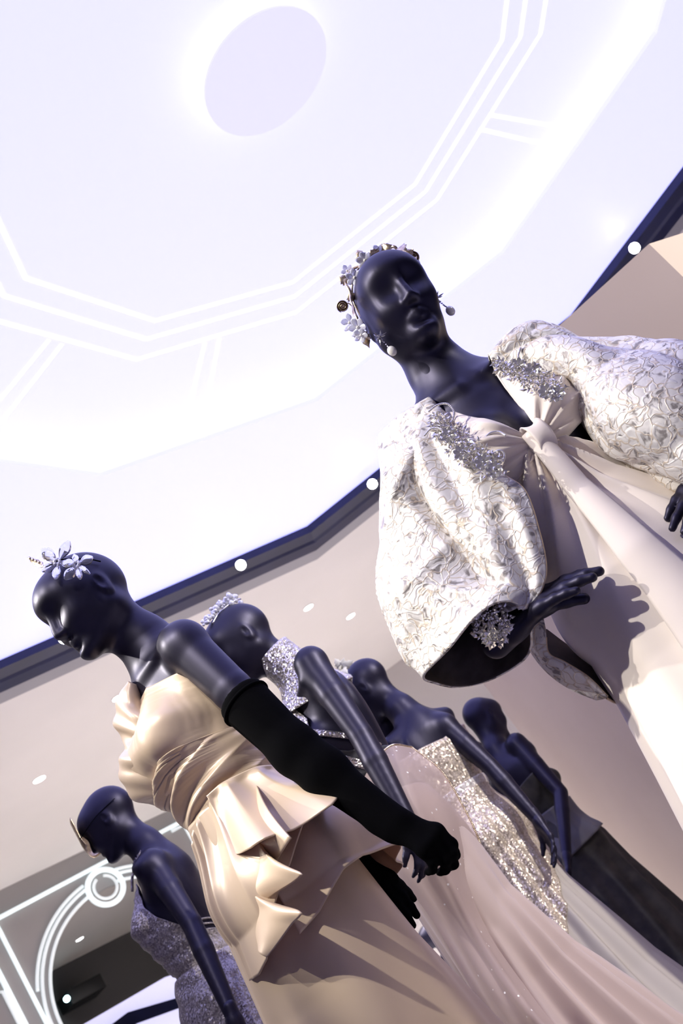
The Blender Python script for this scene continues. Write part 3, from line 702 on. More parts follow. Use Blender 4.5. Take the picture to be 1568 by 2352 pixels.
def brocade(name):
    m = pmat(name, (0.8, 0.76, 0.7), 0.50, 0.2); b = bsdf(m); tc = N(m, 'ShaderNodeTexCoord')
    n0 = N(m, 'ShaderNodeTexNoise'); n0.inputs['Scale'].default_value = 22; n0.inputs['Detail'].default_value = 2; L(m, tc.outputs['Object'], n0.inputs['Vector'])
    # swirled coordinates
    sub = N(m, 'ShaderNodeVectorMath', operation='SUBTRACT'); L(m, n0.outputs['Color'], sub.inputs[0]); sub.inputs[1].default_value = (0.5, 0.5, 0.5)
    sc = N(m, 'ShaderNodeVectorMath', operation='SCALE'); L(m, sub.outputs[0], sc.inputs[0]); sc.inputs['Scale'].default_value = 0.055
    ad = N(m, 'ShaderNodeVectorMath', operation='ADD'); L(m, tc.outputs['Object'], ad.inputs[0]); L(m, sc.outputs[0], ad.inputs[1])
    v1 = N(m, 'ShaderNodeTexVoronoi', feature='DISTANCE_TO_EDGE'); v1.inputs['Scale'].default_value = 42; L(m, ad.outputs[0], v1.inputs['Vector'])
    w = N(m, 'ShaderNodeTexWave', wave_type='RINGS'); w.inputs['Scale'].default_value = 16; w.inputs['Distortion'].default_value = 9; w.inputs['Detail'].default_value = 2; L(m, ad.outputs[0], w.inputs['Vector'])
    n1 = N(m, 'ShaderNodeTexNoise'); n1.inputs['Scale'].default_value = 60; n1.inputs['Detail'].default_value = 3; L(m, ad.outputs[0], n1.inputs['Vector'])
    # raised cords = thin voronoi edges and wave lines
    r1 = N(m, 'ShaderNodeMapRange'); L(m, v1.outputs['Distance'], r1.inputs[0]); r1.inputs[1].default_value = 0.0; r1.inputs[2].default_value = 0.07; r1.inputs[3].default_value = 1.0; r1.inputs[4].default_value = 0.0
    h = N(m, 'ShaderNodeMath', operation='MAXIMUM'); 
    r2 = N(m, 'ShaderNodeMapRange'); L(m, w.outputs['Fac'], r2.inputs[0]); r2.inputs[1].default_value = 0.72; r2.inputs[2].default_value = 1.0
    L(m, r1.outputs[0], h.inputs[0]); L(m, r2.outputs[0], h.inputs[1])
    bp = N(m, 'ShaderNodeBump'); bp.inputs['Strength'].default_value = 0.5; bp.inputs['Distance'].default_value = 0.0012; L(m, h.outputs[0], bp.inputs['Height'])
    b2 = N(m, 'ShaderNodeBump'); b2.inputs['Strength'].default_value = 0.6; b2.inputs['Distance'].default_value = 0.0016; L(m, n1.outputs['Fac'], b2.inputs['Height']); L(m, bp.outputs['Normal'], b2.inputs['Normal'])
    L(m, b2.outputs['Normal'], b.inputs['Normal'])
    # colour: silver white ground with grey leaf-shaped patches and gold outlines
    r3 = N(m, 'ShaderNodeValToRGB'); e = r3.color_ramp.elements; e[0].position = 0.36; e[0].color = (0.26, 0.235, 0.22, 1); e[1].position = 0.46; e[1].color = (0.74, 0.71, 0.67, 1)
    L(m, n1.outputs['Fac'], r3.inputs['Fac'])
    mx = N(m, 'ShaderNodeMix', data_type='RGBA'); L(m, r1.outputs[0], mx.inputs['Factor']); L(m, r3.outputs['Color'], mx.inputs[6]); mx.inputs[7].default_value = (0.60, 0.50, 0.38, 1)
    L(m, mx.outputs[2], b.inputs['Base Color']); return m
M_broc = brocade('ivory_silver_brocade')
M_crys = pmat('silver_crystal', (0.86, 0.83, 0.76), 0.10, 0.85)
M_glass = pmat('clear_crystal', (0.97, 0.97, 1.0), 0.02, 0.0, Transmission_Weight=0.93, IOR=1.45)
M_petal = pmat('milky_crystal', (0.86, 0.86, 0.93), 0.12, 0.15, Transmission_Weight=0.45, IOR=1.45)
M_gold = noise_tint(pmat('antique_gold', (0.60, 0.46, 0.28), 0.30, 1.0), (0.55, 0.42, 0.26), (0.90, 0.76, 0.54), 120)
M_pearl = pmat('pearl', (0.78, 0.75, 0.68), 0.22, 0.1, Coat_Weight=0.6)
M_silver = pmat('silver_metal', (0.75, 0.74, 0.74), 0.22, 1.0)
M_trim = pmat('gold_braid', (0.72, 0.56, 0.36), 0.4, 0.5)

# ------------------------------------------------------------------ garment surfaces
def ss(a, b, x): t = np.clip((x - a) / (b - a), 0, 1); return t * t * (3 - 2 * t)
def wrap(mq, t0, t1, nt, ztop, zbot, nz, off, fold=None, flare=None, power=1.0, taut=False):
    """cloth around the trunk: angle 0 is the front, + is the wearer's left.  ztop/zbot: functions of the angle or numbers; fold/flare: extra radius of (th, z, u)"""
    th = np.linspace(D2(t0), D2(t1), nt); u = np.linspace(0, 1, nz) ** power
    zt = ztop(th) if callable(ztop) else np.full(nt, ztop); zb = zbot(th) if callable(zbot) else np.full(nt, zbot)
    TH, Uu = np.meshgrid(th, u); Z = zt[None] * (1 - Uu) + zb[None] * Uu
    r, ax, dr = mq.radius(TH, np.maximum(Z, 0.86))
    ax[..., 2] = Z; lo = np.minimum(1.40 - Z, 0.52); ax[..., 0] = mq.lean[0] * lo; ax[..., 1] = mq.lean[1] * lo
    if taut:                     # cloth bridges hollows: chords across the angle, straight lines down the height
        dt = (D2(t1) - D2(t0)) / (nt - 1)
        for _ in range(3):
            for k in (4, 9, 16):
                k = max(1, int(k * nt / 200)); a_ = np.concatenate([r[:, :1].repeat(k, 1), r[:, :-k]], 1); b_ = np.concatenate([r[:, k:], r[:, -1:].repeat(k, 1)], 1)
                ch = 2 * a_ * b_ * math.cos(k * dt) / (a_ + b_); ch[:, :k] = 0; ch[:, -k:] = 0; r = np.maximum(r, ch)
            for k in (3, 7, 13):
                k = max(1, int(k * nz / 60)); a_ = np.concatenate([r[:1].repeat(k, 0), r[:-k]], 0); b_ = np.concatenate([r[k:], r[-1:].repeat(k, 0)], 0)
                ch = (a_ + b_) / 2; ch[:k] = 0; ch[-k:] = 0; r = np.maximum(r, ch)
    r = r + off
    if flare is not None: r = np.maximum(r, flare(TH, Z, Uu))
    if fold is not None: r = r + fold(TH, Z, Uu)
    return mq.to_world(ax + dr * r[..., None])
def ellip(a, b, th): return a * b / np.sqrt((b * np.sin(th)) ** 2 + (a * np.cos(th)) ** 2)
def zi(xs): k = [D2(x[0]) for x in xs]; v = [x[1] for x in xs]; return lambda th: np.interp(th, k, v)
def pleat(x, sharp=2.0): return (1 - np.abs(np.sin(x)) ** sharp)
def patch(rows, nu, nv):
    """rows of (px, py, D) control points -> smooth (nu, nv, 3) sheet"""
    C = np.array([[P(*p) for p in r] for r in rows])
    A = crom(C, nu); return np.swapaxes(crom(np.swapaxes(A, 0, 1), nv), 0, 1)
def normals(G, closed=False):
    du = np.gradient(G, axis=0)
    dv = (np.roll(G, -1, 1) - np.roll(G, 1, 1)) if closed else np.gradient(G, axis=1)
    n = np.cross(du, dv); return n / (np.linalg.norm(n, axis=-1)[..., None] + 1e-9)
def loft(rings, nu, nv):
    C = np.array(rings); A = crom(C, nu); return np.swapaxes(crom(np.swapaxes(A, 0, 1), nv, True), 0, 1)
def ring_lr(l, r, D, b, n=10, tilt=0.0, sq=1.0):
    """closed ring with silhouette points l, r (pixels) at depth D and half depth b"""
    dl = D if np.isscalar(D) else D[0]; dr_ = D if np.isscalar(D) else D[1]
    A, B = P(*l, dl), P(*r, dr_); c = (A + B) / 2; a = (B - A) / 2
    out = []
    for k in range(n):
        t = 2 * math.pi * k / n
        out.append(c - a * math.cos(t) * 1.0 + np.array([0, -1, tilt]) * b * math.sin(t))
    return out

# ------------------------------------------------------------------ gown of the tall mannequin
g1 = empty('evening_gown', tuple(M1.to_world(np.zeros(3)))); tag(g1, 'ivory chiffon gown with a knotted bust on the tall mannequin', 'gown')
KT, KZ = D2(-4), 1.222
def fan(th, z, u):
    dx = (th - KT) * 0.13; dz = KZ + 0.02 - z; rr = np.hypot(dx, dz); ph = np.arctan2(dx, np.maximum(dz, 1e-3))
    a = 0.020 * ss(0.01, 0.06, rr) * (1 - 0.78 * ss(0.10, 0.45, rr))
    return a * (pleat(ph * 11 + 0.8 * np.sin(ph * 3), 1.2) - 0.5) + 0.020 * ss(0.7, 0.2, z) * np.sin(th * 9 + 0.7) + 0.006 * np.sin(th * 13) * ss(1.0, 0.6, z)
def flare1(th, z, u):
    a = np.interp(z, [0, 0.5, 0.8, 0.95, 1.1, 1.3], [0.36, 0.23, 0.172, 0.165, 0.120, 0.10]); b = np.interp(z, [0, 0.5, 0.8, 0.95, 1.1, 1.3], [0.38, 0.26, 0.190, 0.165, 0.11, 0.09])
    return ellip(a, b, th)
G = wrap(M1, -180, 180, 300, zi([(-180, 1.08), (-90, 1.17), (-40, 1.195), (-4, 1.222), (25, 1.185), (45, 1.135), (90, 1.09), (180, 1.08)]), 0.012, 200, 0.010, fan, flare1)
grid_obj('skirt', G, M_ivory, g1, th=0.003)
def cw(th, z, u):
    dx = (th - KT) * 0.12; dz = z - KZ + 0.012; rr = np.hypot(dx, dz); ph = np.arctan2(dz, np.abs(dx) + 1e-4)
    return 0.010 * ss(0.012, 0.05, rr) * (1 - 0.75 * ss(0.07, 0.20, rr)) * (pleat(ph * 9 + 0.4, 1.2) - 0.4)
G = wrap(M1, -95, -3, 90, zi([(-95, 1.415), (-70, 1.40), (-46, 1.362), (-26, 1.300), (-13, 1.240), (-3, 1.218)]), zi([(-95, 1.16), (-40, 1.185), (-3, 1.200)]), 60, 0.007, cw, taut=True)
grid_obj('bodice_panel', G, M_ivory, g1, th=0.003)
G = wrap(M1, -4, 95, 90, zi([(-4, 1.222), (4, 1.235), (10, 1.292), (22, 1.345), (36, 1.392), (60, 1.415), (95, 1.42)]), zi([(-4, 1.198), (25, 1.195), (42, 1.205), (95, 1.215)]), 60, 0.008, cw, taut=True)
grid_obj('bodice_panel', G, M_ivory, g1, th=0.003)
# knot band and hanging sash
def on_front(th, z, off):
    th = np.atleast_1d(np.array(th, float)); z = np.atleast_1d(np.array(z, float)); TH, Z = th[None], z[None]
    r, ax, dr = M1.radius(TH, np.maximum(Z, 0.86)); ax[..., 2] = Z; lo = np.minimum(1.40 - Z, 0.52); ax[..., 0] = M1.lean[0] * lo; ax[..., 1] = 0
    r = np.maximum(r + off, flare1(TH, Z, 0) + off); return M1.to_world((ax + dr * r[..., None])[0])
zz = np.linspace(1.232, 0.03, 120); cols = []
cth = np.interp(zz, [0, 0.74, 0.95, 1.10, 1.20, 1.232], [D2(-17), D2(-17), D2(-15), D2(-11), D2(-6), D2(-4)])
hw = np.interp(zz, [0, 0.74, 0.95, 1.10, 1.19, 1.232], [0.34, 0.24, 0.18, 0.16, 0.15, 0.17])
for s_ in np.linspace(-1, 1, 15): cols.append(on_front(cth + hw * s_, zz, 0.017 + 0.010 * (1 - s_ * s_)))
grid_obj('sash', np.swapaxes(np.array(cols), 0, 1), M_ivory, g1, th=0.004)
kc = on_front([KT], [1.214], 0.020)[0]; th_ = np.linspace(0, 2 * math.pi, 20, endpoint=False); rings = []
kx = M1.R @ np.array([1, 0, 0]); ky = M1.R @ np.array([0, 1, 0])
for s_ in np.linspace(-1, 1, 9):
    rings.append([kc + kx * (s_ * 0.017 + 0.004 * math.cos(t)) + ky * (-0.014 * math.cos(t) * (1.15 - 0.25 * s_ * s_)) + np.array([0, 0, 0.022 * math.sin(t) * (1.0 + 0.4 * s_ * s_)]) for t in th_])
grid_obj('knot', np.array(rings), M_ivory, g1, closed=True, th=0.003)

# ------------------------------------------------------------------ brocade jacket
jk = empty('evening_jacket', tuple(M1.to_world(np.array([0, 0, 0.9])))); tag(jk, 'ivory and silver brocade jacket with wide bell sleeves', 'jacket')
def folds(G, amp, fr, ph=0.0, closed=False, env=None, crisp=False):
    n = normals(G, closed); nu, nv = G.shape[:2]; U_, V_ = np.meshgrid(np.linspace(0, 1, nu), np.linspace(0, 1, nv), indexing='ij')
    d = np.zeros((nu, nv))
    for (a, fu, fv, p) in fr:
        x_ = 2 * math.pi * (fu * U_ + fv * V_) + p; d += a * (np.sin(x_) if not crisp else 1.5 * (1 - np.abs(np.sin(x_ / 2)) ** 0.65) - 0.6)
    if env is not None: d *= env(U_, V_)
    return G + n * (amp * d)[..., None]
sl = [ring_lr((985, 922), (1012, 950), 1.78, 0.035), ring_lr((905, 972), (1040, 1000), 1.79, 0.070), ring_lr((866, 1042), (1060, 1060), 1.80, 0.090), ring_lr((863, 1120), (1085, 1130), 1.80, 0.095),
      ring_lr((870, 1205), (1130, 1210), 1.80, 0.10), ring_lr((866, 1320), (1170, 1290), 1.78, 0.105), ring_lr((888, 1402), (1205, 1345), 1.76, 0.11, tilt=0.1)]
cuff = [P(972, 1554, 1.74), P(1030, 1490, 1.66), P(1082, 1424, 1.62), P(1140, 1384, 1.61), P(1195, 1392, 1.63), P(1217, 1440, 1.68), P(1212, 1510, 1.75), P(1140, 1560, 1.80), P(1068, 1578, 1.82), P(1005, 1570, 1.79)]
cuff_mid = [P(925, 1478, 1.75), P(990, 1420, 1.655), P(1060, 1375, 1.63), P(1130, 1352, 1.62), P(1190, 1355, 1.64), P(1215, 1400, 1.70), P(1190, 1450, 1.80), P(1120, 1480, 1.84), P(1030, 1500, 1.84), P(960, 1500, 1.81)]
G = loft(sl + [cuff_mid, cuff], 130, 120)
def env_s(u, v): return ss(0.0, 0.2, u) * (1 - 0.75 * ss(0.85, 1.0, u))
G = folds(G, 1.0, [(0.018, 1.2, 2.0, 0.6), (0.012, -1.2, 2.0, 1.0), (0.007, 3.0, 3.0, 2.0)], closed=True, env=env_s, crisp=True)
grid_obj('sleeve', G[:, ::-1], M_broc, jk, closed=True, th=0.004, inner=M_lining)
# near front panel
rows = [[(950, 945, 1.76), (975, 928, 1.74), (1000, 930, 1.73), (1022, 948, 1.73)], [(915, 1000, 1.75), (965, 1000, 1.70), (1020, 1000, 1.69), (1062, 1012, 1.70)],
        [(905, 1080, 1.75), (985, 1080, 1.685), (1070, 1080, 1.665), (1150, 1086, 1.665)], [(925, 1150, 1.75), (1020, 1160, 1.675), (1115, 1160, 1.65), (1205, 1128, 1.655)],
        [(960, 1215, 1.745), (1060, 1228, 1.67), (1150, 1232, 1.64), (1237, 1220, 1.645)], [(1015, 1290, 1.735), (1100, 1300, 1.665), (1180, 1305, 1.635), (1253, 1300, 1.64)],
        [(1090, 1355, 1.70), (1145, 1362, 1.65), (1200, 1362, 1.63), (1244, 1352, 1.635)], [(1165, 1394, 1.66), (1185, 1398, 1.64), (1200, 1400, 1.632), (1214, 1396, 1.635)]]
G = patch(rows, 100, 60)
G = folds(G, 1.0, [(0.006, -1.2, 2.0, 0.5), (0.004, 0.5, 3.0, 1.0)], env=lambda u, v: ss(0, 0.15, u) * ss(0, 0.1, v) * ss(1.0, 0.85, v))
grid_obj('front_panel', G[:, ::-1], M_broc, jk, th=0.004, inner=M_lining)
tube('edge_braid', G[::2, -1], 0.0022, M_trim, jk, 6)
# far sleeve
sr = [ring_lr((1122, 822), (1136, 852), 1.77, 0.03), ring_lr((1178, 782), (1192, 882), 1.78, 0.055), ring_lr((1250, 756), (1257, 922), 1.79, 0.075), ring_lr((1330, 784), (1336, 938), (1.80, 1.76), 0.085),
      ring_lr((1400, 792), (1397, 1038), (1.80, 1.72), 0.095), ring_lr((1472, 785), (1482, 1092), (1.80, 1.70), 0.105), ring_lr((1568, 815), (1566, 1132), (1.80, 1.69), 0.115),
      ring_lr((1690, 915), (1632, 1165), (1.80, 1.70), 0.12), ring_lr((1790, 1060), (1660, 1215), (1.78, 1.70), 0.12)]
G = loft(sr, 130, 110)
G = folds(G, 1.0, [(0.022, 0.8, 2.0, 2.6), (0.014, -1.0, 3.0, 1.0), (0.008, 2.6, 3.0, 0.0)], closed=True, env=lambda u, v: ss(0.0, 0.25, u), crisp=True)
grid_obj('sleeve', G, M_broc, jk, closed=True, th=0.004, inner=M_lining)
# back of the jacket behind the body and the tail hanging beside the skirt
def back_fold(th, z, u): return 0.03 * u + 0.008 * np.sin(th * 7)
G = wrap(M1, 72, 288, 90, zi([(72, 1.36), (120, 1.42), (240, 1.42), (288, 1.36)]), zi([(72, 1.06), (180, 0.96), (288, 1.08)]), 50, 0.014, back_fold)
grid_obj('back_panel', G[:, ::-1], M_broc, jk, th=0.004, inner=M_lining)
rows = [[(1196, 1425, 1.80), (1214, 1424, 1.785), (1232, 1420, 1.78), (1246, 1414, 1.785)], [(1207, 1462, 1.80), (1222, 1460, 1.775), (1240, 1455, 1.77), (1252, 1445, 1.775)], [(1222, 1500, 1.80), (1236, 1496, 1.775), (1250, 1500, 1.77), (1258, 1500, 1.775)],
        [(1258, 1545, 1.80), (1275, 1540, 1.78), (1292, 1530, 1.77), (1296, 1522, 1.775)], [(1310, 1582, 1.81), (1330, 1570, 1.79), (1345, 1560, 1.78), (1350, 1556, 1.785)], [(1370, 1607, 1.82), (1385, 1604, 1.81), (1392, 1602, 1.805), (1394, 1600, 1.81)]]
G = patch(rows, 60, 16); grid_obj('tail_panel', G[:, ::-1], M_broc, jk, th=0.004, inner=M_lining); tube('edge_braid', G[16:, -1], 0.0025, M_trim, jk, 6)
rows = [[(1222, 1450, 1.84), (1238, 1448, 1.86), (1255, 1446, 1.87)], [(1245, 1490, 1.82), (1268, 1482, 1.85), (1300, 1480, 1.87)], [(1290, 1528, 1.81), (1320, 1525, 1.845), (1360, 1520, 1.87)], [(1350, 1560, 1.81), (1372, 1565, 1.845), (1410, 1565, 1.87)], [(1393, 1604, 1.815), (1415, 1614, 1.84), (1440, 1612, 1.87)]]
G = patch(rows, 40, 20); grid_obj('tail_lining', G, M_lining, jk, th=0.003); tube('edge_braid', [G[-1, i] for i in range(20)], 0.0022, M_trim, jk, 6)

# ------------------------------------------------------------------ champagne satin gown
g2 = empty('satin_gown', tuple(M2.to_world(np.zeros(3)))); tag(g2, 'champagne satin strapless gown with draped waist and ruffled peplum', 'gown')
G = wrap(M2, -180, 180, 200, zi([(-180, 1.30), (-100, 1.33), (-40, 1.375), (0, 1.372), (40, 1.378), (75, 1.352), (95, 1.335), (130, 1.31), (180, 1.30)]), 1.155, 70, 0.008,
         lambda th, z, u: 0.0022 * np.sin(th * 5 + z * 70) * ss(0.25, 0.6, u) + 0.0016 * np.sin(th * 11 - z * 50) * ss(0.3, 0.9, u), taut=True)
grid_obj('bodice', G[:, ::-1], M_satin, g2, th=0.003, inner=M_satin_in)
def waist_fold(th, z, u):
    ph = (z - 1.1) * 62 - th * 2.2
    return 0.012 * (pleat(ph, 1.2) - 0.3) * ss(0, 0.12, u) * ss(1, 0.9, u) + 0.004 * np.sin(ph * 2.3 + th * 3)
G = wrap(M2, -180, 180, 260, zi([(-180, 1.20), (-40, 1.215), (20, 1.222), (45, 1.216), (95, 1.20), (180, 1.20)]), zi([(-180, 1.05), (-60, 1.07), (0, 1.095), (60, 1.112), (95, 1.105), (140, 1.07), (180, 1.05)]), 90, 0.012, waist_fold, taut=True)
grid_obj('draped_waist', G, M_satin, g2, th=0.003)
# long skirt
def flare2(th, z, u):
    a = np.interp(z, [0, 0.35, 0.7, 0.9, 1.1], [0.30, 0.225, 0.205, 0.185, 0.12]); b = np.interp(z, [0, 0.35, 0.7, 0.9, 1.1], [0.32, 0.22, 0.15, 0.13, 0.10]); return ellip(a, b, th)
G = wrap(M2, -180, 180, 260, 1.10, 0.012, 140, 0.010, lambda th, z, u: (0.003 + 0.022 * ss(0.9, 0.2, z)) * (pleat(th * 4.5 + 0.7, 1.6) - 0.5) + 0.006 * np.sin(th * 3 + 1) * ss(0.9, 0.4, z), flare2)
grid_obj('skirt', G, M_satin, g2, th=0.003)
# peplum: back layer from the near side round the back, front layer with the cascading ruffle
def pep_off(u): return 0.012 + 0.075 * u
G = wrap(M2, 60, 215, 130, zi([(60, 1.112), (95, 1.105), (140, 1.07), (215, 1.06)]), zi([(60, 0.80), (74, 0.812), (90, 0.845), (106, 0.852), (130, 0.84), (215, 0.80)]), 70, 0.012,
         lambda th, z, u: 0.070 * u + 0.012 * np.sin(th * 9) * u + 0.010 * ss(1.7, 2.2, th) * u)
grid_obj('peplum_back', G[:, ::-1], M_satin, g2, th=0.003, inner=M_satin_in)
def gath(th, z, u): return 0.018 * (pleat(th * 8.0 + 0.5 * np.sin(th * 5), 1.1) - 0.4) * (ss(0, 0.06, u) * (1 - 0.55 * ss(0.3, 1.0, u))) + 0.055 * u * ss(-0.5, 0.9, th) + 0.025 * u
G = wrap(M2, -110, 84, 220, zi([(-110, 1.06), (-60, 1.07), (0, 1.095), (60, 1.112), (84, 1.107)]), zi([(-110, 0.86), (-60, 0.84), (-10, 0.80), (25, 0.79), (38, 0.80), (48, 0.835), (60, 0.87), (72, 0.90), (84, 0.945)]), 80, 0.014, gath)
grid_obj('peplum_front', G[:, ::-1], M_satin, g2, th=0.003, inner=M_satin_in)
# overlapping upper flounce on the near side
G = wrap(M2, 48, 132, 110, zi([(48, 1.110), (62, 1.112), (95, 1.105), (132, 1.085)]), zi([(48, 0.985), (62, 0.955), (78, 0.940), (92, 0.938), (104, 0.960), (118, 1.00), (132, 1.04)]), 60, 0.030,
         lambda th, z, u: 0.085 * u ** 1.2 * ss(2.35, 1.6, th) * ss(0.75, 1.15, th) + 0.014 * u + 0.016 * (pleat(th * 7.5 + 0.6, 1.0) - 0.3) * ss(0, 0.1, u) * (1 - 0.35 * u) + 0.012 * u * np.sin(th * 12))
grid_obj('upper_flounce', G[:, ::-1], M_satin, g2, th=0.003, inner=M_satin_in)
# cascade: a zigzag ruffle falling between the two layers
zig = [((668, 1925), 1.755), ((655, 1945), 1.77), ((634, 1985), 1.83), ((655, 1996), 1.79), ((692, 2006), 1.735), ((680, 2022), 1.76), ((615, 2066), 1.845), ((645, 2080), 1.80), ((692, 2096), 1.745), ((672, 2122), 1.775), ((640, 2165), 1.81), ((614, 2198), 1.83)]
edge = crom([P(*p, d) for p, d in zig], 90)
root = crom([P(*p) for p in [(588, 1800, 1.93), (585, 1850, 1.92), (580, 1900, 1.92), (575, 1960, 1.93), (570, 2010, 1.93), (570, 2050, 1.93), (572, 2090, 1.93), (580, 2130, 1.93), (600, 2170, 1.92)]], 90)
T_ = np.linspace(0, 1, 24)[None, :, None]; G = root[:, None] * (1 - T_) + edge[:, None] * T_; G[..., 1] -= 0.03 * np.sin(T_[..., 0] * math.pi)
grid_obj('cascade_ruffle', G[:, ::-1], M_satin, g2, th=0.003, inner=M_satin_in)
# gathered drape over the far side of the bust
rg = [ring_lr((302, 1568), (325, 1578), 2.02, 0.03), ring_lr((278, 1610), (330, 1630), (2.06, 2.0), 0.05), ring_lr((273, 1660), (372, 1690), (2.08, 1.99), 0.06), ring_lr((284, 1705), (408, 1728), (2.10, 2.0), 0.07),
      ring_lr((292, 1740), (430, 1762), (2.10, 2.0), 0.085), ring_lr((287, 1785), (430, 1790), (2.12, 2.02), 0.09), ring_lr((318, 1826), (432, 1830), (2.12, 2.04), 0.075), ring_lr((375, 1848), (440, 1848), (2.1, 2.05), 0.05), ring_lr((420, 1858), (452, 1862), (2.08, 2.05), 0.02)]
G = loft(rg, 110, 90); G = folds(G, 1.0, [(0.004, 4.0, 1.0, 0.5), (0.0025, 8.0, -1.0, 1.5), (0.005, 1.5, 2.0, 0.0)], closed=True, env=lambda u, v: ss(0.02, 0.2, u) * ss(1.0, 0.85, u))
grid_obj('side_drape', G, M_satin, g2, closed=True, th=0.003)

# ------------------------------------------------------------------ velvet opera gloves
def glove(label, sh, el, wr, t0, d, n, side, curl, thumb, res=0.003, sc=1.0):
    s = Sdf(); a = sh * (1 - t0) + el * t0
    s.cone(a, el, 0.050, 0.042, 0.02); mf = el * 0.7 + wr * 0.3; s.cone(el, mf, 0.042, 0.040, 0.03); s.cone(mf, wr, 0.040, 0.030, 0.03)
    ax = (el - a) / np.linalg.norm(el - a)
    h = hand_sdf(wr, d, n, side, curl, 0.03, thumb, sc, 1.22); s.p += h.p
    s.ell(a - ax * 0.052, (0.058, 0.058, 0.058), 0.006, None, True)
    e = empty('opera_glove', tuple(a)); tag(e, label, 'glove', 'black velvet gloves')
    V, Q = s.mesh(res); fast_mesh('glove', V, Q, M_velvet, e)
    t, b = np.cross(ax, [0, 0, 1.0]), None; t /= np.linalg.norm(t); b = np.cross(ax, t); c = a + ax * 0.004
    tube('cuff', [c + 0.0505 * (t * math.cos(q) + b * math.sin(q)) for q in np.linspace(0, 2 * math.pi, 40, endpoint=False)], 0.0035, M_velvet, e, 6, True)
    return e
shl, ell_, wrl = P(425, 1482, 1.93), P(680, 1725, 1.88), P(905, 1893, 1.84)
glove('long black velvet glove on the near arm of the satin gown mannequin', shl, ell_, wrl, 0.56, P(1000, 1935, 1.82) - wrl, np.array((0.35, -0.75, 0.55)), -1, (0.85, 0.85, 0.82, 0.80), (0.25, 0.7), sc=0.90)
w2 = P(805, 1975, 2.17)
glove('black velvet glove showing two fingertips behind the satin skirt', np.array((-0.60, 2.165, 1.985)), np.array((-0.62, 2.24, 1.70)), w2, 0.5, P(925, 2068, 2.15) - w2, np.array((0.5, -0.6, 0.5)), 1, (0.15, 0.18, 0.2, 0.1), (0.9, 0.3))

# ------------------------------------------------------------------ silver halter gown
g3 = empty('halter_gown', tuple(M3.to_world(np.zeros(3)))); tag(g3, 'silver sequin halter gown with a blush skirt and sheer cape', 'gown')
nb, nt = M3.sh((0, 0.022, 1.40)), M3.head_c + M3.head_R @ np.array((0, 0.030, -0.055))
rg = []
for f_, r_ in ((0.02, 0.118), (0.22, 0.092), (0.42, 0.071), (0.64, 0.064), (0.86, 0.064)):
    c = nb * (1 - f_) + nt * f_ + np.array((0, 0.012 * math.sin(f_ * 3), 0)); rg.append([M3.to_world(c + np.array((r_ * math.sin(t) * (1.0), -r_ * math.cos(t) * (0.95), -0.03 * (1 - f_) * abs(math.sin(t)) + 0.028 * -math.cos(t) * (f_ - 0.2)))) for t in np.linspace(0, 2 * math.pi, 12, endpoint=False)])
grid_obj('collar', loft(rg, 30, 60), M_silverseq, g3, closed=True, th=0.003)
for k, (t0, t1) in enumerate(((-14, -4), (0, 6), (10, 22), (28, 36))):
    za = np.linspace(1.42, 1.13, 60); tt = np.linspace(0, 1, 60)
    cen = np.interp(tt, [0, 0.5, 1], [t0 * 0.7, t0 * 1.3 + 4, t1 + 12 + 14 * k]); C_ = []
    for s_ in np.linspace(-1, 1, 7):
        r, ax, dr = M3.radius(D2(1) * (cen + s_ * (4.5 + 1.5 * tt))[None], za[None]); C_.append(M3.to_world((ax + dr * (r + 0.009)[..., None])[0]))
    grid_obj('strap', np.swapaxes(np.array(C_), 0, 1), M_silverseq, g3, th=0.004)
G = wrap(M3, -62, 58, 90, zi([(-62, 1.34), (-30, 1.42), (30, 1.42), (58, 1.345)]), zi([(-62, 1.2), (0, 1.12), (58, 1.20)]), 50, 0.009, lambda th, z, u: 0.004 * (pleat(th * 9, 1.4) - 0.5), taut=True)
grid_obj('front_drape', G, M_silverseq, g3, th=0.003)
za = np.linspace(0, 1, 50)
for (ta, tb, z0, z1) in ((30, 118, 1.36, 1.17), (24, 70, 1.345, 1.12)):
    C_ = []
    for s_ in (-1, -0.3, 0.3, 1):
        th_ = D2(1) * (ta + (tb - ta) * za + s_ * 3.2); z_ = z0 + (z1 - z0) * za + s_ * 0.004; r, ax, dr = M3.radius(th_[None], z_[None]); C_.append(M3.to_world((ax + dr * (r + 0.010)[..., None])[0]))
    grid_obj('strap', np.swapaxes(np.array(C_), 0, 1), M_silverseq, g3, th=0.003)
G = wrap(M3, -180, 180, 140, zi([(-180, 1.16), (-60, 1.24), (-20, 1.33), (25, 1.33), (50, 1.255), (80, 1.20), (120, 1.17), (180, 1.16)]), 0.98, 60, 0.007, lambda th, z, u: 0.002 * np.sin(z * 160 + th * 2))
grid_obj('net_waist', G, M_net, g3, th=0.002)
def flare3(th, z, u):
    a = np.interp(z, [0, 0.2, 0.5, 0.7, 0.95, 1.1], [0.34, 0.27, 0.18, 0.150, 0.155, 0.11])
    bf = np.interp(z, [0, 0.3, 0.5, 0.7, 0.95, 1.1], [0.19, 0.125, 0.105, 0.105, 0.105, 0.09]); bb = np.interp(z, [0, 0.2, 0.5, 0.7, 0.95, 1.1], [0.40, 0.30, 0.185, 0.135, 0.13, 0.10])
    return ellip(a, bf + (bb - bf) * ss(0.35, -0.35, np.cos(th)), th)
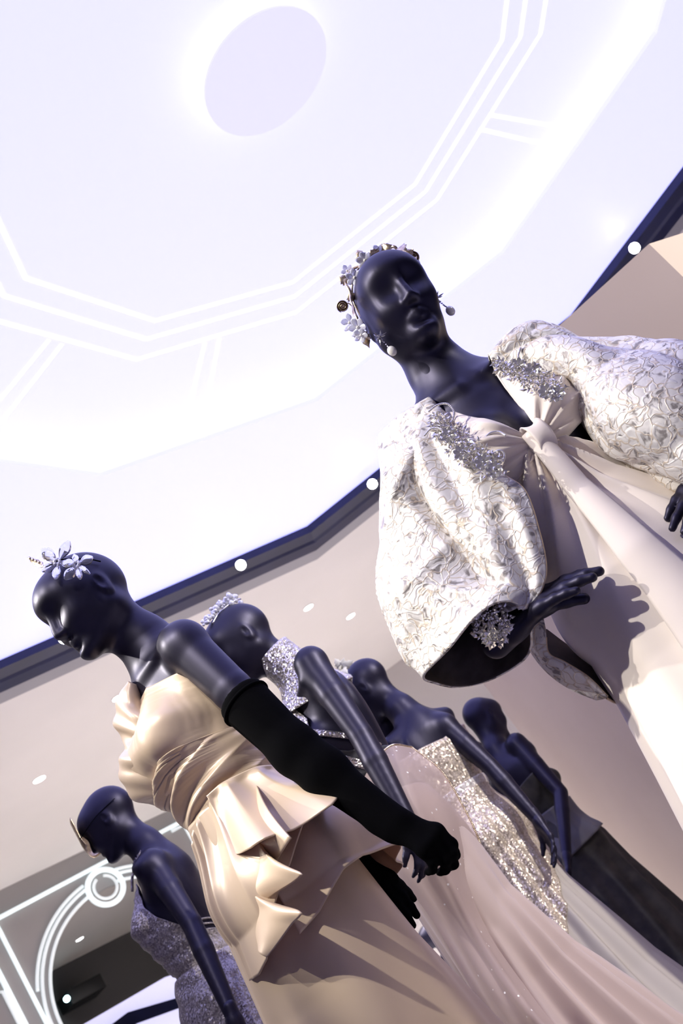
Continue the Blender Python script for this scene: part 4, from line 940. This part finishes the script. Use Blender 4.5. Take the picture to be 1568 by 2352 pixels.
G = wrap(M3, -180, 180, 240, zi([(-180, 1.02), (0, 1.03), (60, 1.06), (180, 1.02)]), 0.012, 130, 0.010, lambda th, z, u: 0.042 * ss(0.80, 0.30, z) * (0.3 + 0.7 * ss(0.9, 0.0, np.cos(th))) * (pleat(th * 9.5 + 1.2 * np.sin(z * 4), 1.1) - 0.5) + 0.004 * np.sin(th * 15) * ss(0.9, 0.6, z), flare3)
grid_obj('skirt', G, M_blush, g3, th=0.003)
# sheer cape hanging from the back of the waist with a beaded rim
rows = [[(860, 1745, 2.76), (900, 1712, 2.80), (945, 1716, 2.88)], [(835, 1790, 2.745), (915, 1760, 2.715), (1014, 1772, 2.86)], [(820, 1860, 2.745), (938, 1830, 2.665), (1062, 1852, 2.86)], [(858, 1930, 2.745), (980, 1920, 2.655), (1100, 1940, 2.87)], [(918, 2010, 2.745), (1030, 2020, 2.67), (1130, 2060, 2.90)], [(1000, 2120, 2.745), (1100, 2150, 2.68), (1200, 2180, 2.92)], [(1095, 2290, 2.70), (1230, 2330, 2.62), (1340, 2360, 2.94)], [(1180, 2440, 2.715), (1380, 2470, 2.6), (1500, 2500, 2.96)]]
G = patch(rows, 80, 40); G = folds(G, 1.0, [(0.006, 0.5, 4.0, 0.0)], env=lambda u, v: ss(0.1, 0.6, u))
grid_obj('sheer_cape', G, M_cape, g3, th=0.0)
bd = Geo()
for i, p in enumerate(crom(np.concatenate([G[:3, 8][::-1], G[0, 8:], G[:46, -1]]), 190)):
    V, F = tube_geo([p + np.array([0, 0, -0.003]), p, p + np.array([0, 0, 0.003])], [0.0016, 0.0036, 0.0016], 6); bd.add(V, F)
tag(bd.build('bead_rim', M_gold, g3), kind='stuff')

# ------------------------------------------------------------------ champagne sequin gown
g4 = empty('sequin_gown', tuple(M4.to_world(np.zeros(3)))); tag(g4, 'strapless champagne sequin gown with a tulle skirt seen from behind', 'gown')
G = wrap(M4, -180, 180, 120, zi([(-180, 1.315), (-137, 1.33), (-90, 1.34), (0, 1.36), (66, 1.375), (110, 1.33), (180, 1.315)]), 1.13, 40, 0.010, lambda th, z, u: 0.002 * np.sin(z * 190) * ss(0.35, 0.0, u))
grid_obj('bodice', G, M_goldseq, g4, th=0.003)
G = wrap(M4, -180, 180, 100, 1.142, 1.105, 12, 0.016, lambda th, z, u: 0.003 * np.sin(u * 3.14)); grid_obj('waistband', G, sequin('pale_sequin', (0.80, 0.72, 0.64), (0.95, 0.9, 0.86), 160, 0.9, 0.35, 0.4), g4, th=0.003)
def flare4(th, z, u):
    a = np.interp(z, [0, 0.33, 0.68, 0.9, 1.1], [0.38, 0.255, 0.165, 0.145, 0.115]); return ellip(a, a * 0.95, th)
f4 = lambda th, z, u: (0.002 + 0.026 * ss(0.9, 0.3, z)) * (pleat(th * 8 + 0.5, 1.5) - 0.5) + 0.004 * np.sin(th * 21) * ss(1.1, 0.9, z)
zs4 = zi([(-180, 0.62), (-160, 0.70), (-137, 0.78), (-100, 0.66), (0, 0.7), (60, 0.72), (120, 0.55), (150, 0.50), (180, 0.62)])
G = wrap(M4, -180, 180, 200, 1.115, zs4, 60, 0.012, f4, flare4); grid_obj('sequin_skirt', G, M_goldseq, g4, th=0.003)
G = wrap(M4, -180, 180, 220, 1.05, 0.045, 90, 0.008, lambda th, z, u: f4(th, z, u) - 0.004, flare4); grid_obj('tulle_skirt', G, fine_weave(pmat('beige_tulle', (0.47, 0.425, 0.375), 0.75, spec=0.2)), g4, th=0.003)

# ------------------------------------------------------------------ dark strapless gown
g5 = empty('dark_gown', tuple(M5.to_world(np.zeros(3)))); tag(g5, 'dark brown strapless gown with a brocade skirt on the farthest mannequin', 'gown')
G = wrap(M5, -180, 180, 90, zi([(-180, 1.29), (-90, 1.33), (0, 1.36), (90, 1.33), (180, 1.29)]), 1.10, 30, 0.010); grid_obj('bodice', G, M_darkgown, g5, th=0.003)
def flare5(th, z, u):
    a = np.interp(z, [0, 0.4, 0.8, 0.95, 1.1], [0.36, 0.26, 0.18, 0.165, 0.115]); return ellip(a, a, th)
G = wrap(M5, -180, 180, 160, 1.12, 0.232, 70, 0.010, lambda th, z, u: 0.03 * ss(1.05, 0.5, z) * (pleat(th * 6, 1.5) - 0.5), flare5); grid_obj('skirt', G, M_darkgown, g5, th=0.003)
G = wrap(M5, -180, 180, 140, 1.15, zi([(-180, 0.92), (-60, 0.98), (60, 0.90), (180, 0.92)]), 24, 0.022, lambda th, z, u: 0.012 * u + 0.010 * (pleat(th * 9, 1.4) - 0.5) * u); grid_obj('tulle_peplum', G, pmat('grey_tulle', (0.16, 0.15, 0.145), 0.7), g5, th=0.003)

# ------------------------------------------------------------------ grey sequin gown
g6 = empty('grey_gown', tuple(M6.to_world(np.zeros(3)))); tag(g6, 'grey sequin gown with an open laced back on the profile mannequin', 'gown')
G = wrap(M6, -180, 180, 140, zi([(-180, 1.13), (-130, 1.14), (-70, 1.33), (-25, 1.40), (0, 1.36), (25, 1.41), (62, 1.34), (80, 1.26), (112, 1.17), (140, 1.14), (180, 1.13)]), 1.05, 60, 0.009, lambda th, z, u: 0.002 * np.sin(z * 120 + th), taut=True); grid_obj('bodice', G, M_greyseq, g6, th=0.003)
def flare6(th, z, u):
    a = np.interp(z, [0, 0.4, 0.8, 0.95, 1.1], [0.40, 0.28, 0.19, 0.168, 0.115]); return ellip(a, a * 0.9, th) + 0.05 * ss(1.05, 0.6, z) * ss(0.2, -1, np.cos(th))
G = wrap(M6, -180, 180, 200, 1.07, -0.008, 110, 0.010, lambda th, z, u: 0.018 * ss(1.05, 0.6, z) * (pleat(th * 9, 1.5) - 0.5) + 0.003 * np.sin(z * 90 + th * 5) * ss(0.9, 1.05, z), flare6); grid_obj('skirt', G, M_greyseq, g6, th=0.003)
for z0, z1 in ((1.20, 1.17), (1.185, 1.15), (1.165, 1.135)):
    t = np.linspace(0, 1, 40); th_ = D2(1) * (95 + 175 * t); z_ = z0 + (z1 - z0) * t - 0.015 * np.sin(t * math.pi)
    r, ax, dr = M6.radius(th_[None], z_[None]); tube('back_lace', M6.to_world((ax + dr * (r + 0.004)[..., None])[0]), 0.0035, M_greyseq, g6, 6)
for x in (-1, 1):
    ps = [M6.to_world(M6.sh((x * 0.075, -0.075, 1.385))), M6.to_world(M6.sh((x * 0.075, -0.045, 1.432))), M6.to_world(M6.sh((x * 0.06, 0.02, 1.485))), M6.to_world(M6.sh((x * 0.03, 0.075, 1.475)))]
    tube('neck_strap', crom(ps, 24), 0.005, M_greyseq, g6, 6)

# ------------------------------------------------------------------ far mannequin's gown
g7 = empty('pale_gown', tuple(M7.to_world(np.zeros(3)))); tag(g7, 'pale high-necked gown on the distant mannequin', 'gown')
M_pale = pmat('pale_crepe', (0.55, 0.53, 0.55), 0.7)
G = wrap(M7, -180, 180, 60, zi([(-180, 1.38), (0, 1.40), (60, 1.40), (90, 1.33), (120, 1.38), (180, 1.38)]), 1.05, 20, 0.012); grid_obj('bodice', G, M_pale, g7, th=0.004)
G = wrap(M7, -180, 180, 80, 1.08, 0.02, 40, 0.014, lambda th, z, u: 0.03 * u * np.sin(th * 9), lambda th, z, u: ellip(0.12 + 0.2 * u, 0.12 + 0.2 * u, th)); grid_obj('skirt', G, M_pale, g7, th=0.004)
# ------------------------------------------------------------------ jewellery and headpieces
CAMP = np.array([0, 0, CAMZ])
def unit(v): v = np.asarray(v, float); return v / (np.linalg.norm(v) + 1e-12)
def basis(n, up=(0, 0, 1.0)):
    n = unit(n); x = np.cross(up, n); x = unit(x) if np.linalg.norm(x) > 1e-3 else np.array([1.0, 0, 0]); return x, np.cross(n, x), n
def petal_geo(c, d, n, ln, wd, th, bend=0.25, nu=7, nv=8):
    """pointed-oval solid petal from c along d, flat side facing n"""
    d = unit(d); n = unit(n - d * (n @ d)); s = np.cross(d, n); V = []; F = []
    for i in range(nu):
        u = i / (nu - 1); w = wd * (math.sin(math.pi * min(max(u, 0.03), 0.97)) ** 0.75) * (0.75 + 0.5 * u); t = th * math.sin(math.pi * min(max(u, 0.05), 0.95))
        cc = c + d * ln * u + n * bend * ln * u * u
        for j in range(nv):
            a = 2 * math.pi * j / nv; V.append(cc + s * w * math.cos(a) + n * t * math.sin(a))
    for i in range(nu - 1):
        for j in range(nv): F.append((i * nv + j, i * nv + (j + 1) % nv, (i + 1) * nv + (j + 1) % nv, (i + 1) * nv + j))
    F.append(tuple(range(nv))[::-1]); F.append(tuple((nu - 1) * nv + j for j in range(nv))); return V, F
def ball_geo(c, r, nu=10, nv=12, sq=(1, 1, 1)):
    V = []; F = []
    for i in range(nu + 1):
        p = math.pi * i / nu
        for j in range(nv):
            t = 2 * math.pi * j / nv; V.append((c[0] + r * sq[0] * math.sin(p) * math.cos(t), c[1] + r * sq[1] * math.sin(p) * math.sin(t), c[2] + r * sq[2] * math.cos(p)))
    for i in range(nu):
        for j in range(nv): F.append((i * nv + j, i * nv + (j + 1) % nv, (i + 1) * nv + (j + 1) % nv, (i + 1) * nv + j))
    return V, F
def flower(parent, c, n, r, mat, np_=5, name='flower', cup=0.35, centre=M_pearl, rot=0.0, smooth=True):
    x, y, n = basis(n); g = Geo()
    for k in range(np_):
        a = 2 * math.pi * k / np_ + rot; d = x * math.cos(a) + y * math.sin(a); g.add(*petal_geo(c + d * r * 0.12, d, n, r, r * 0.40, r * 0.10, cup))
    o = g.build(name, mat, parent, smooth)
    V, F = ball_geo(c + n * r * 0.12, r * 0.2, 6, 8); V = np.array(V) - np.array(wloc(o)) + 0
    mesh_obj('flower_centre', np.array(V) + np.array(wloc(o)), F, centre, o)
    return o
def leaf(parent, base, tip, n, wd, mat, name='leaf', bend=0.3):
    base, tip = np.array(base), np.array(tip); d = tip - base; ln = np.linalg.norm(d); d /= ln; n = unit(np.array(n) - d * (np.array(n) @ d)); s = np.cross(d, n); V = []; F = []; nu = 9
    for i in range(nu):
        u = i / (nu - 1); w = wd * math.sin(math.pi * (0.06 + 0.94 * u) ** 0.8) * (1 + 0.18 * (-1) ** i * (0 < i < nu - 1)); cc = base + d * ln * u + n * bend * ln * math.sin(math.pi * u) * 0.5
        for k, q in ((-1, 0.25), (0, 0), (1, 0.25)): V.append(cc + s * w * k + n * w * q)
    for i in range(nu - 1):
        for k in range(2): F.append((i * 3 + k, i * 3 + k + 1, (i + 1) * 3 + k + 1, (i + 1) * 3 + k))
    o = mesh_obj(name, V, F, mat, parent); return solid(o, 0.0012)
def rose(parent, c, n, r, mat):
    x, y, n = basis(n); rows = []
    for i in range(60):
        t = i / 59; a = t * 2 * math.pi * 2.6; rr = r * (0.12 + 0.88 * t); p = c + (x * math.cos(a) + y * math.sin(a)) * rr
        rows.append([p - n * r * 0.35, p + (x * math.cos(a) + y * math.sin(a)) * r * 0.10 + n * r * (0.45 - 0.35 * t)])
    o = grid_obj('rose', np.array(rows), mat, parent, th=0.0009)
    V, F = disc_geo((0, 0, 0), 1, -0.5, 0.5, 16); V = [c + (x * v[0] + y * v[1]) * r * 0.95 + n * (v[2] * r * 0.15 - r * 0.3) for v in V]; mesh_obj('rose_base', V, F, mat, o); return o
def chips(n, pos_fn, lo, hi, mat, name, parent, seed, wfrac=0.22, out=None):
    """a cluster of tiny faceted crystal chips joined into one mesh"""
    R_ = random.Random(seed); g = Geo()
    for i in range(n):
        c, nn = pos_fn(R_); x, y, nn = basis(nn); a = R_.uniform(0, 2 * math.pi); tl = R_.uniform(-0.2, 0.9); d = unit((x * math.cos(a) + y * math.sin(a)) * math.cos(tl) + nn * math.sin(tl)); ln = R_.uniform(lo, hi); w = ln * wfrac
        s = unit(np.cross(d, nn + 0.01)); m = np.cross(s, d); V = [c, c + d * ln * 0.5 + s * w, c + d * ln, c + d * ln * 0.5 - s * w, c + d * ln * 0.5 + m * w * 0.6, c + d * ln * 0.5 - m * w * 0.6]
        g.add(V, [(0, 1, 4), (1, 2, 4), (2, 3, 4), (3, 0, 4), (1, 0, 5), (2, 1, 5), (3, 2, 5), (0, 3, 5)])
    return tag(g.build(name, mat, parent, False), kind='stuff')
def toc(p): return unit(CAMP - np.asarray(p))

# ---- tall mannequin: gold and crystal tiara
t1 = empty('floral_tiara', tuple(P(870, 600, 1.77))); tag(t1, 'gold leaf tiara with crystal flowers on the tall mannequin', 'tiara')
hd = lambda px, py, D=1.77: P(px, py, D)
band = crom([M1.hw((0.071 * math.sin(a) * 1.02, 0.012 - 0.01 * math.cos(a), 0.030 + 0.089 * math.cos(a))) for a in np.radians([-105, -75, -45, -15, 15, 45, 75, 105])], 50)
tube('headband', band, 0.0022, M_gold, t1, 6)
stem = crom([hd(*p) for p in [(848, 778, 1.74), (828, 755, 1.74), (818, 728, 1.74), (808, 700, 1.75), (803, 672, 1.755), (792, 645, 1.76), (806, 622, 1.765), (833, 606, 1.77), (866, 590, 1.775), (890, 573, 1.78), (908, 568, 1.78), (924, 590, 1.785), (940, 608, 1.79), (952, 622, 1.79)]], 90)
tube('vine', stem + np.array([0.0008 * np.sin(np.arange(90) * 0.7), 0.0015 * np.cos(np.arange(90) * 0.7), 0.0012 * np.sin(np.arange(90) * 0.9)]).T, 0.0030 + 0.0008 * np.sin(np.arange(90) * 0.5), M_gold, t1, 8)
for b, t in (((836, 606), (820, 574)), ((800, 650), (777, 636)), ((925, 600), (950, 572)), ((915, 570), (935, 585)), ((826, 765), (849, 800)), ((812, 690), (800, 672)), ((862, 588), (850, 574)), ((940, 600), (962, 612)), ((835, 770), (808, 772)), ((880, 578), (900, 562))):
    q = hd(*b, 1.765); leaf(t1, q, hd(*t, 1.755), toc(q) + np.array([0.2, 0, 0.3]), 0.0115, M_gold)
for (px, py, r, D, rot) in ((838, 598, 0.0125, 1.755, 0.2), (871, 581, 0.0125, 1.765, 0.6), (814, 638, 0.0125, 1.75, 0.1), (803, 741, 0.012, 1.73, 0.9), (822, 752, 0.013, 1.725, 0.3), (829, 770, 0.010, 1.725, 0.5), (954, 618, 0.012, 1.775, 0.4), (906, 594, 0.011, 1.775, 0.2), (958, 632, 0.009, 1.78, 0.7), (797, 622, 0.009, 1.77, 0.3)):
    q = hd(px, py, D); flower(t1, q, toc(q) + np.array([-0.4 + 0.8 * rng.random(), 0, 0.5 * rng.random()]), r * 1.3, M_petal, 6 if r > 0.012 else 5, rot=rot)
for (px, py, r, D) in ((787, 703, 0.0095, 1.74), (948, 592, 0.0115, 1.765)):
    q = hd(px, py, D); rose(t1, q, toc(q), r * 1.2, M_gold)
tube('stalk', [hd(787, 703, 1.745), hd(800, 696, 1.75), hd(810, 704, 1.75)], 0.0016, M_gold, t1, 6)
# ---- earrings
def earring(label, top, mid, drop, r=0.0105):
    e = empty('earring', tuple(top)); tag(e, label, 'earring', 'pearl drop earrings')
    g = Geo(); R_ = random.Random(3); n0 = toc(top)
    for k in range(16):
        d = unit(np.array([R_.gauss(0, 1), R_.gauss(0, 1), R_.gauss(0, 1)]) + n0 * 0.5); g.add(*petal_geo(top, d, unit(np.cross(d, [0.3, 0.5, 0.8])), R_.uniform(0.009, 0.017), 0.0022, 0.0018, 0.0, 4, 5))
    g.build('starburst', M_silver, e, False)
    ch = crom([top, mid, drop + np.array([0, 0, r])], 9); 
    for p in ch[2:]:
        V, F = ball_geo(p, 0.0018, 5, 6); mesh_obj('chain_bead', V, F, M_silver, e)
    V, F = ball_geo(drop, r * 0.82, 12, 14, (1, 1, 1.25)); mesh_obj('pearl', V, F, M_pearl, e)
earring('starburst and pearl earring on the ear nearer the tiara leaf', P(872, 774, 1.735), P(890, 795, 1.735), P(900, 806, 1.735))
earring('starburst and pearl earring hanging free beside the cheek', P(1003, 684, 1.78), P(1018, 700, 1.78), P(1034, 714, 1.78))
# ---- bracelet
bc = P(1128, 1432, 1.655); br = empty('bracelet', tuple(bc)); tag(br, 'silver crystal cluster bracelet on the raised wrist', 'bracelet')
def bpos(R_):
    while True:
        x, y = R_.uniform(-1, 1), R_.uniform(-1, 1)
        if x * x + y * y < 1: break
    px = 1128 + x * 44 + y * 4; py = 1430 + y * 50; dz = math.sqrt(max(0, 1 - x * x - y * y))
    q = P(px, py, 1.655 - 0.014 * dz); n = toc(q) + (np.array(_rx) * x - np.array(_dn) * -y) * 0.9; return q, n
chips(330, bpos, 0.006, 0.014, M_crys, 'crystal_cluster', br, 5, 0.30)
wc_ = P(1150, 1450, 1.70); wd_ = unit(P(1168, 1452, 1.695) - P(1120, 1446, 1.71)); a_, b_, _ = basis(wd_)
tube('band', [wc_ + 0.027 * (a_ * math.cos(t) + b_ * math.sin(t)) for t in np.linspace(0, 2 * math.pi, 32, endpoint=False)], 0.004, M_silver, br, 8, True)
# ---- crystal embroidery on the jacket
def epos(path, D0, lift):
    C_ = crom(np.array(path, float), 60)
    def f(R_):
        t = R_.random(); i = int(t * 59); px, py, w_, D = C_[i]; a = R_.uniform(0, 2 * math.pi); r_ = w_ * math.sqrt(R_.random()); q = P(px + r_ * math.cos(a), py + r_ * math.sin(a), D - lift * R_.random()); return q, toc(q) + np.array([R_.uniform(-.5, .5), 0, R_.uniform(-.2, .6)])
    return f
e1 = epos([(1005, 960, 14, 1.70), (1020, 985, 26, 1.685), (1045, 1015, 34, 1.675), (1080, 1040, 34, 1.66), (1115, 1060, 30, 1.65), (1140, 1070, 22, 1.645)], 0, 0.012)
chips(520, e1, 0.007, 0.016, M_crys, 'crystal_embroidery', jk, 11, 0.2)
e2 = epos([(1140, 838, 12, 1.725), (1175, 848, 18, 1.715), (1210, 862, 26, 1.70), (1245, 880, 30, 1.69), (1275, 895, 26, 1.685)], 0, 0.012)
chips(420, e2, 0.007, 0.016, M_crys, 'crystal_embroidery', jk, 12, 0.2)
for px, py, D in ((1060, 1040, 1.645), (1110, 1062, 1.635), (1030, 1000, 1.665), (1135, 1080, 1.635), (1255, 900, 1.675), (1225, 850, 1.69), (1280, 905, 1.675), (1190, 840, 1.70)):
    q = P(px, py, D); flower(jk, q, toc(q) + np.array([0, 0, 0.3]), 0.013, M_crys, 8, 'crystal_rosette', 0.3, M_crys, smooth=False)
for pts in ([(985, 945, 1.70), (1005, 930, 1.70), (1028, 928, 1.695), (1042, 945, 1.69), (1040, 965, 1.685)], [(975, 1000, 1.69), (990, 985, 1.68), (1010, 985, 1.675), (1025, 1000, 1.67)], [(1110, 1010, 1.67), (1125, 995, 1.67), (1145, 992, 1.67), (1160, 1000, 1.665)], [(1120, 1050, 1.65), (1145, 1035, 1.65), (1158, 1045, 1.65), (1150, 1075, 1.645)], [(1195, 800, 1.72), (1190, 820, 1.715), (1200, 840, 1.705), (1215, 850, 1.70)]):
    g = Geo(); 
    for p in crom([P(*q) for q in pts], 26): g.add(*ball_geo(p, 0.0023, 4, 6))
    tag(g.build('bead_strand', M_crys, jk), kind='stuff')

# ---- satin gown mannequin: crystal headpiece
t2 = empty('crystal_headpiece', tuple(P(150, 1300, 1.95))); tag(t2, 'headpiece of clear crystal petals and a gold leaf on the bowed mannequin', 'headpiece')
def petals(cx, cy, D, tips):
    c = P(cx, cy, D)
    for k, (px, py, w_, dd) in enumerate(tips):
        q = P(px, py, D + dd); d = q - c; ln = np.linalg.norm(d); V, F = petal_geo(c + d * 0.12, d, toc(c) + np.array([0.15 * (k % 3 - 1), 0, 0.1]), ln * 0.92, w_, w_ * 0.42, 0.0, 9, 8); mesh_obj('petal', V, F, M_glass, t2, k % 2 == 0)
    for k in range(7):
        a = k * 2.4; V, F = ball_geo(c + np.array([math.cos(a) * 0.006, -0.006, math.sin(a) * 0.006]), 0.0035, 5, 7); mesh_obj('bead', V, F, M_petal, t2)
petals(134, 1292, 1.93, [(96, 1262, 0.0135, 0.0), (158, 1244, 0.0115, 0.0), (168, 1296, 0.011, -0.02), (98, 1312, 0.0105, -0.02), (128, 1330, 0.0095, -0.03), (112, 1282, 0.008, 0.03)])
petals(178, 1297, 1.92, [(212, 1280, 0.011, 0.0), (150, 1330, 0.011, -0.02), (184, 1330, 0.007, -0.02), (206, 1318, 0.005, -0.01), (170, 1274, 0.007, 0.02), (196, 1310, 0.006, -0.02)])
q = P(100, 1302, 1.94); leaf(t2, q, P(62, 1280, 1.95), toc(q), 0.007, M_gold, bend=-0.2)
for i in range(5):
    q = P(70 + 7 * i, 1286 + 3 * i, 1.945); V, F = petal_geo(q, unit(P(66 + 7 * i, 1276 + 3 * i, 1.945) - q), toc(q), 0.009, 0.0028, 0.0012, 0.0, 5, 6); mesh_obj('leaflet', V, F, M_gold, t2)
tube('comb_band', crom([M2.hw(p) for p in [(0.055, -0.045, 0.095), (0.066, -0.01, 0.085), (0.072, 0.03, 0.055), (0.072, 0.05, 0.035)]], 30), 0.0016, M_velvet, t2, 6)
# ---- silver gown mannequin: tiara of beads
t3 = empty('bead_tiara', tuple(P(515, 1390, 2.84))); tag(t3, 'white crystal bead tiara on the silver gown mannequin', 'tiara')
R_ = random.Random(9); arc3 = crom([P(*p) for p in [(488, 1432, 2.80), (500, 1412, 2.82), (520, 1393, 2.84), (540, 1380, 2.86), (552, 1376, 2.88)]], 24)
tube('band', arc3, 0.003, M_silver, t3, 6)
for i, p in enumerate(arc3):
    for k in range(3):
        o_ = np.array([R_.gauss(-0.006, 0.006), R_.gauss(-0.004, 0.006), R_.gauss(0.008, 0.006)]); V, F = ball_geo(p + o_ + np.array([-0.012, 0, 0.006]) * (1 if i < 5 else 0.4), R_.uniform(0.004, 0.0085), 6, 8, (1, 1, R_.uniform(0.8, 1.5))); mesh_obj('crystal', V, F, M_petal, t3)
# ---- sequin gown mannequin: ivory flower and long earring
t4 = empty('flower_clip', tuple(P(795, 1530, 3.98))); tag(t4, 'ivory fabric flower clip on the mannequin seen from behind', 'hair clip')
M_iv = pmat('ivory_petal', (0.78, 0.76, 0.68), 0.6)
c = P(785, 1535, 3.95)
for tip, w_ in (((812, 1516), 0.016), ((768, 1512), 0.016), ((780, 1560), 0.014), ((800, 1548), 0.014), ((776, 1535), 0.012), ((790, 1510), 0.013)):
    leaf(t4, c, P(*tip, 3.93), toc(c), w_, M_iv, 'petal', 0.25)
e4 = empty('drop_earring', tuple(P(800, 1556, 3.95))); tag(e4, 'long dark bead earring below the ivory flower', 'earring')
rc = P(799, 1558, 3.94); x_, y_, n_ = basis(toc(rc)); tube('hoop', [rc + 0.013 * (x_ * math.cos(t) + y_ * math.sin(t)) for t in np.linspace(0, 2 * math.pi, 24, endpoint=False)], 0.005, M_petal, e4, 8, True)
for p in crom([P(806, 1570, 3.94), P(822, 1595, 3.94), P(842, 1626, 3.94)], 18):
    V, F = ball_geo(p, 0.0055, 6, 8); mesh_obj('bead', V, F, pmat('smoky_bead', (0.16, 0.14, 0.17), 0.2, 0.4) if 'smoky_bead' not in bpy.data.materials else bpy.data.materials['smoky_bead'], e4)
# ---- profile mannequin: gold visor
t6 = empty('gold_visor', tuple(P(220, 1890, 3.4))); tag(t6, 'thin gold eye mask in front of the profile mannequin face', 'mask')
rows = []
for tz in np.linspace(0.080, -0.030, 14):
    rows.append([M6.hw((0.085 * math.sin(a), -0.118 + 0.055 * (1 - math.cos(a)) + 0.25 * max(tz, 0), tz - 0.012 * math.cos(a * 2))) for a in np.linspace(-1.15, 1.15, 24)])
grid_obj('visor', np.array(rows), M_gold, t6, th=0.0025)
for x in (-1, 1):
    tube('strap', crom([M6.hw((x * 0.077, -0.09, 0.01)), M6.hw((x * 0.078, 0.0, 0.02)), M6.hw((x * 0.06, 0.08, 0.02))], 20), 0.0015, M_velvet, t6, 6)
n6 = empty('choker', tuple(M6.to_world(M6.sh((0, 0, 1.47))))); tag(n6, 'dark bead choker on the profile mannequin', 'necklace')
for k in range(30):
    a = 2 * math.pi * k / 30; c = M6.sh((0.064 * math.sin(a), 0.012 - 0.062 * math.cos(a), 1.478 + 0.014 * math.cos(a) * -1)); V, F = ball_geo(M6.to_world(c), 0.0055, 5, 7); mesh_obj('bead', V, F, bpy.data.materials['smoky_bead'], n6)
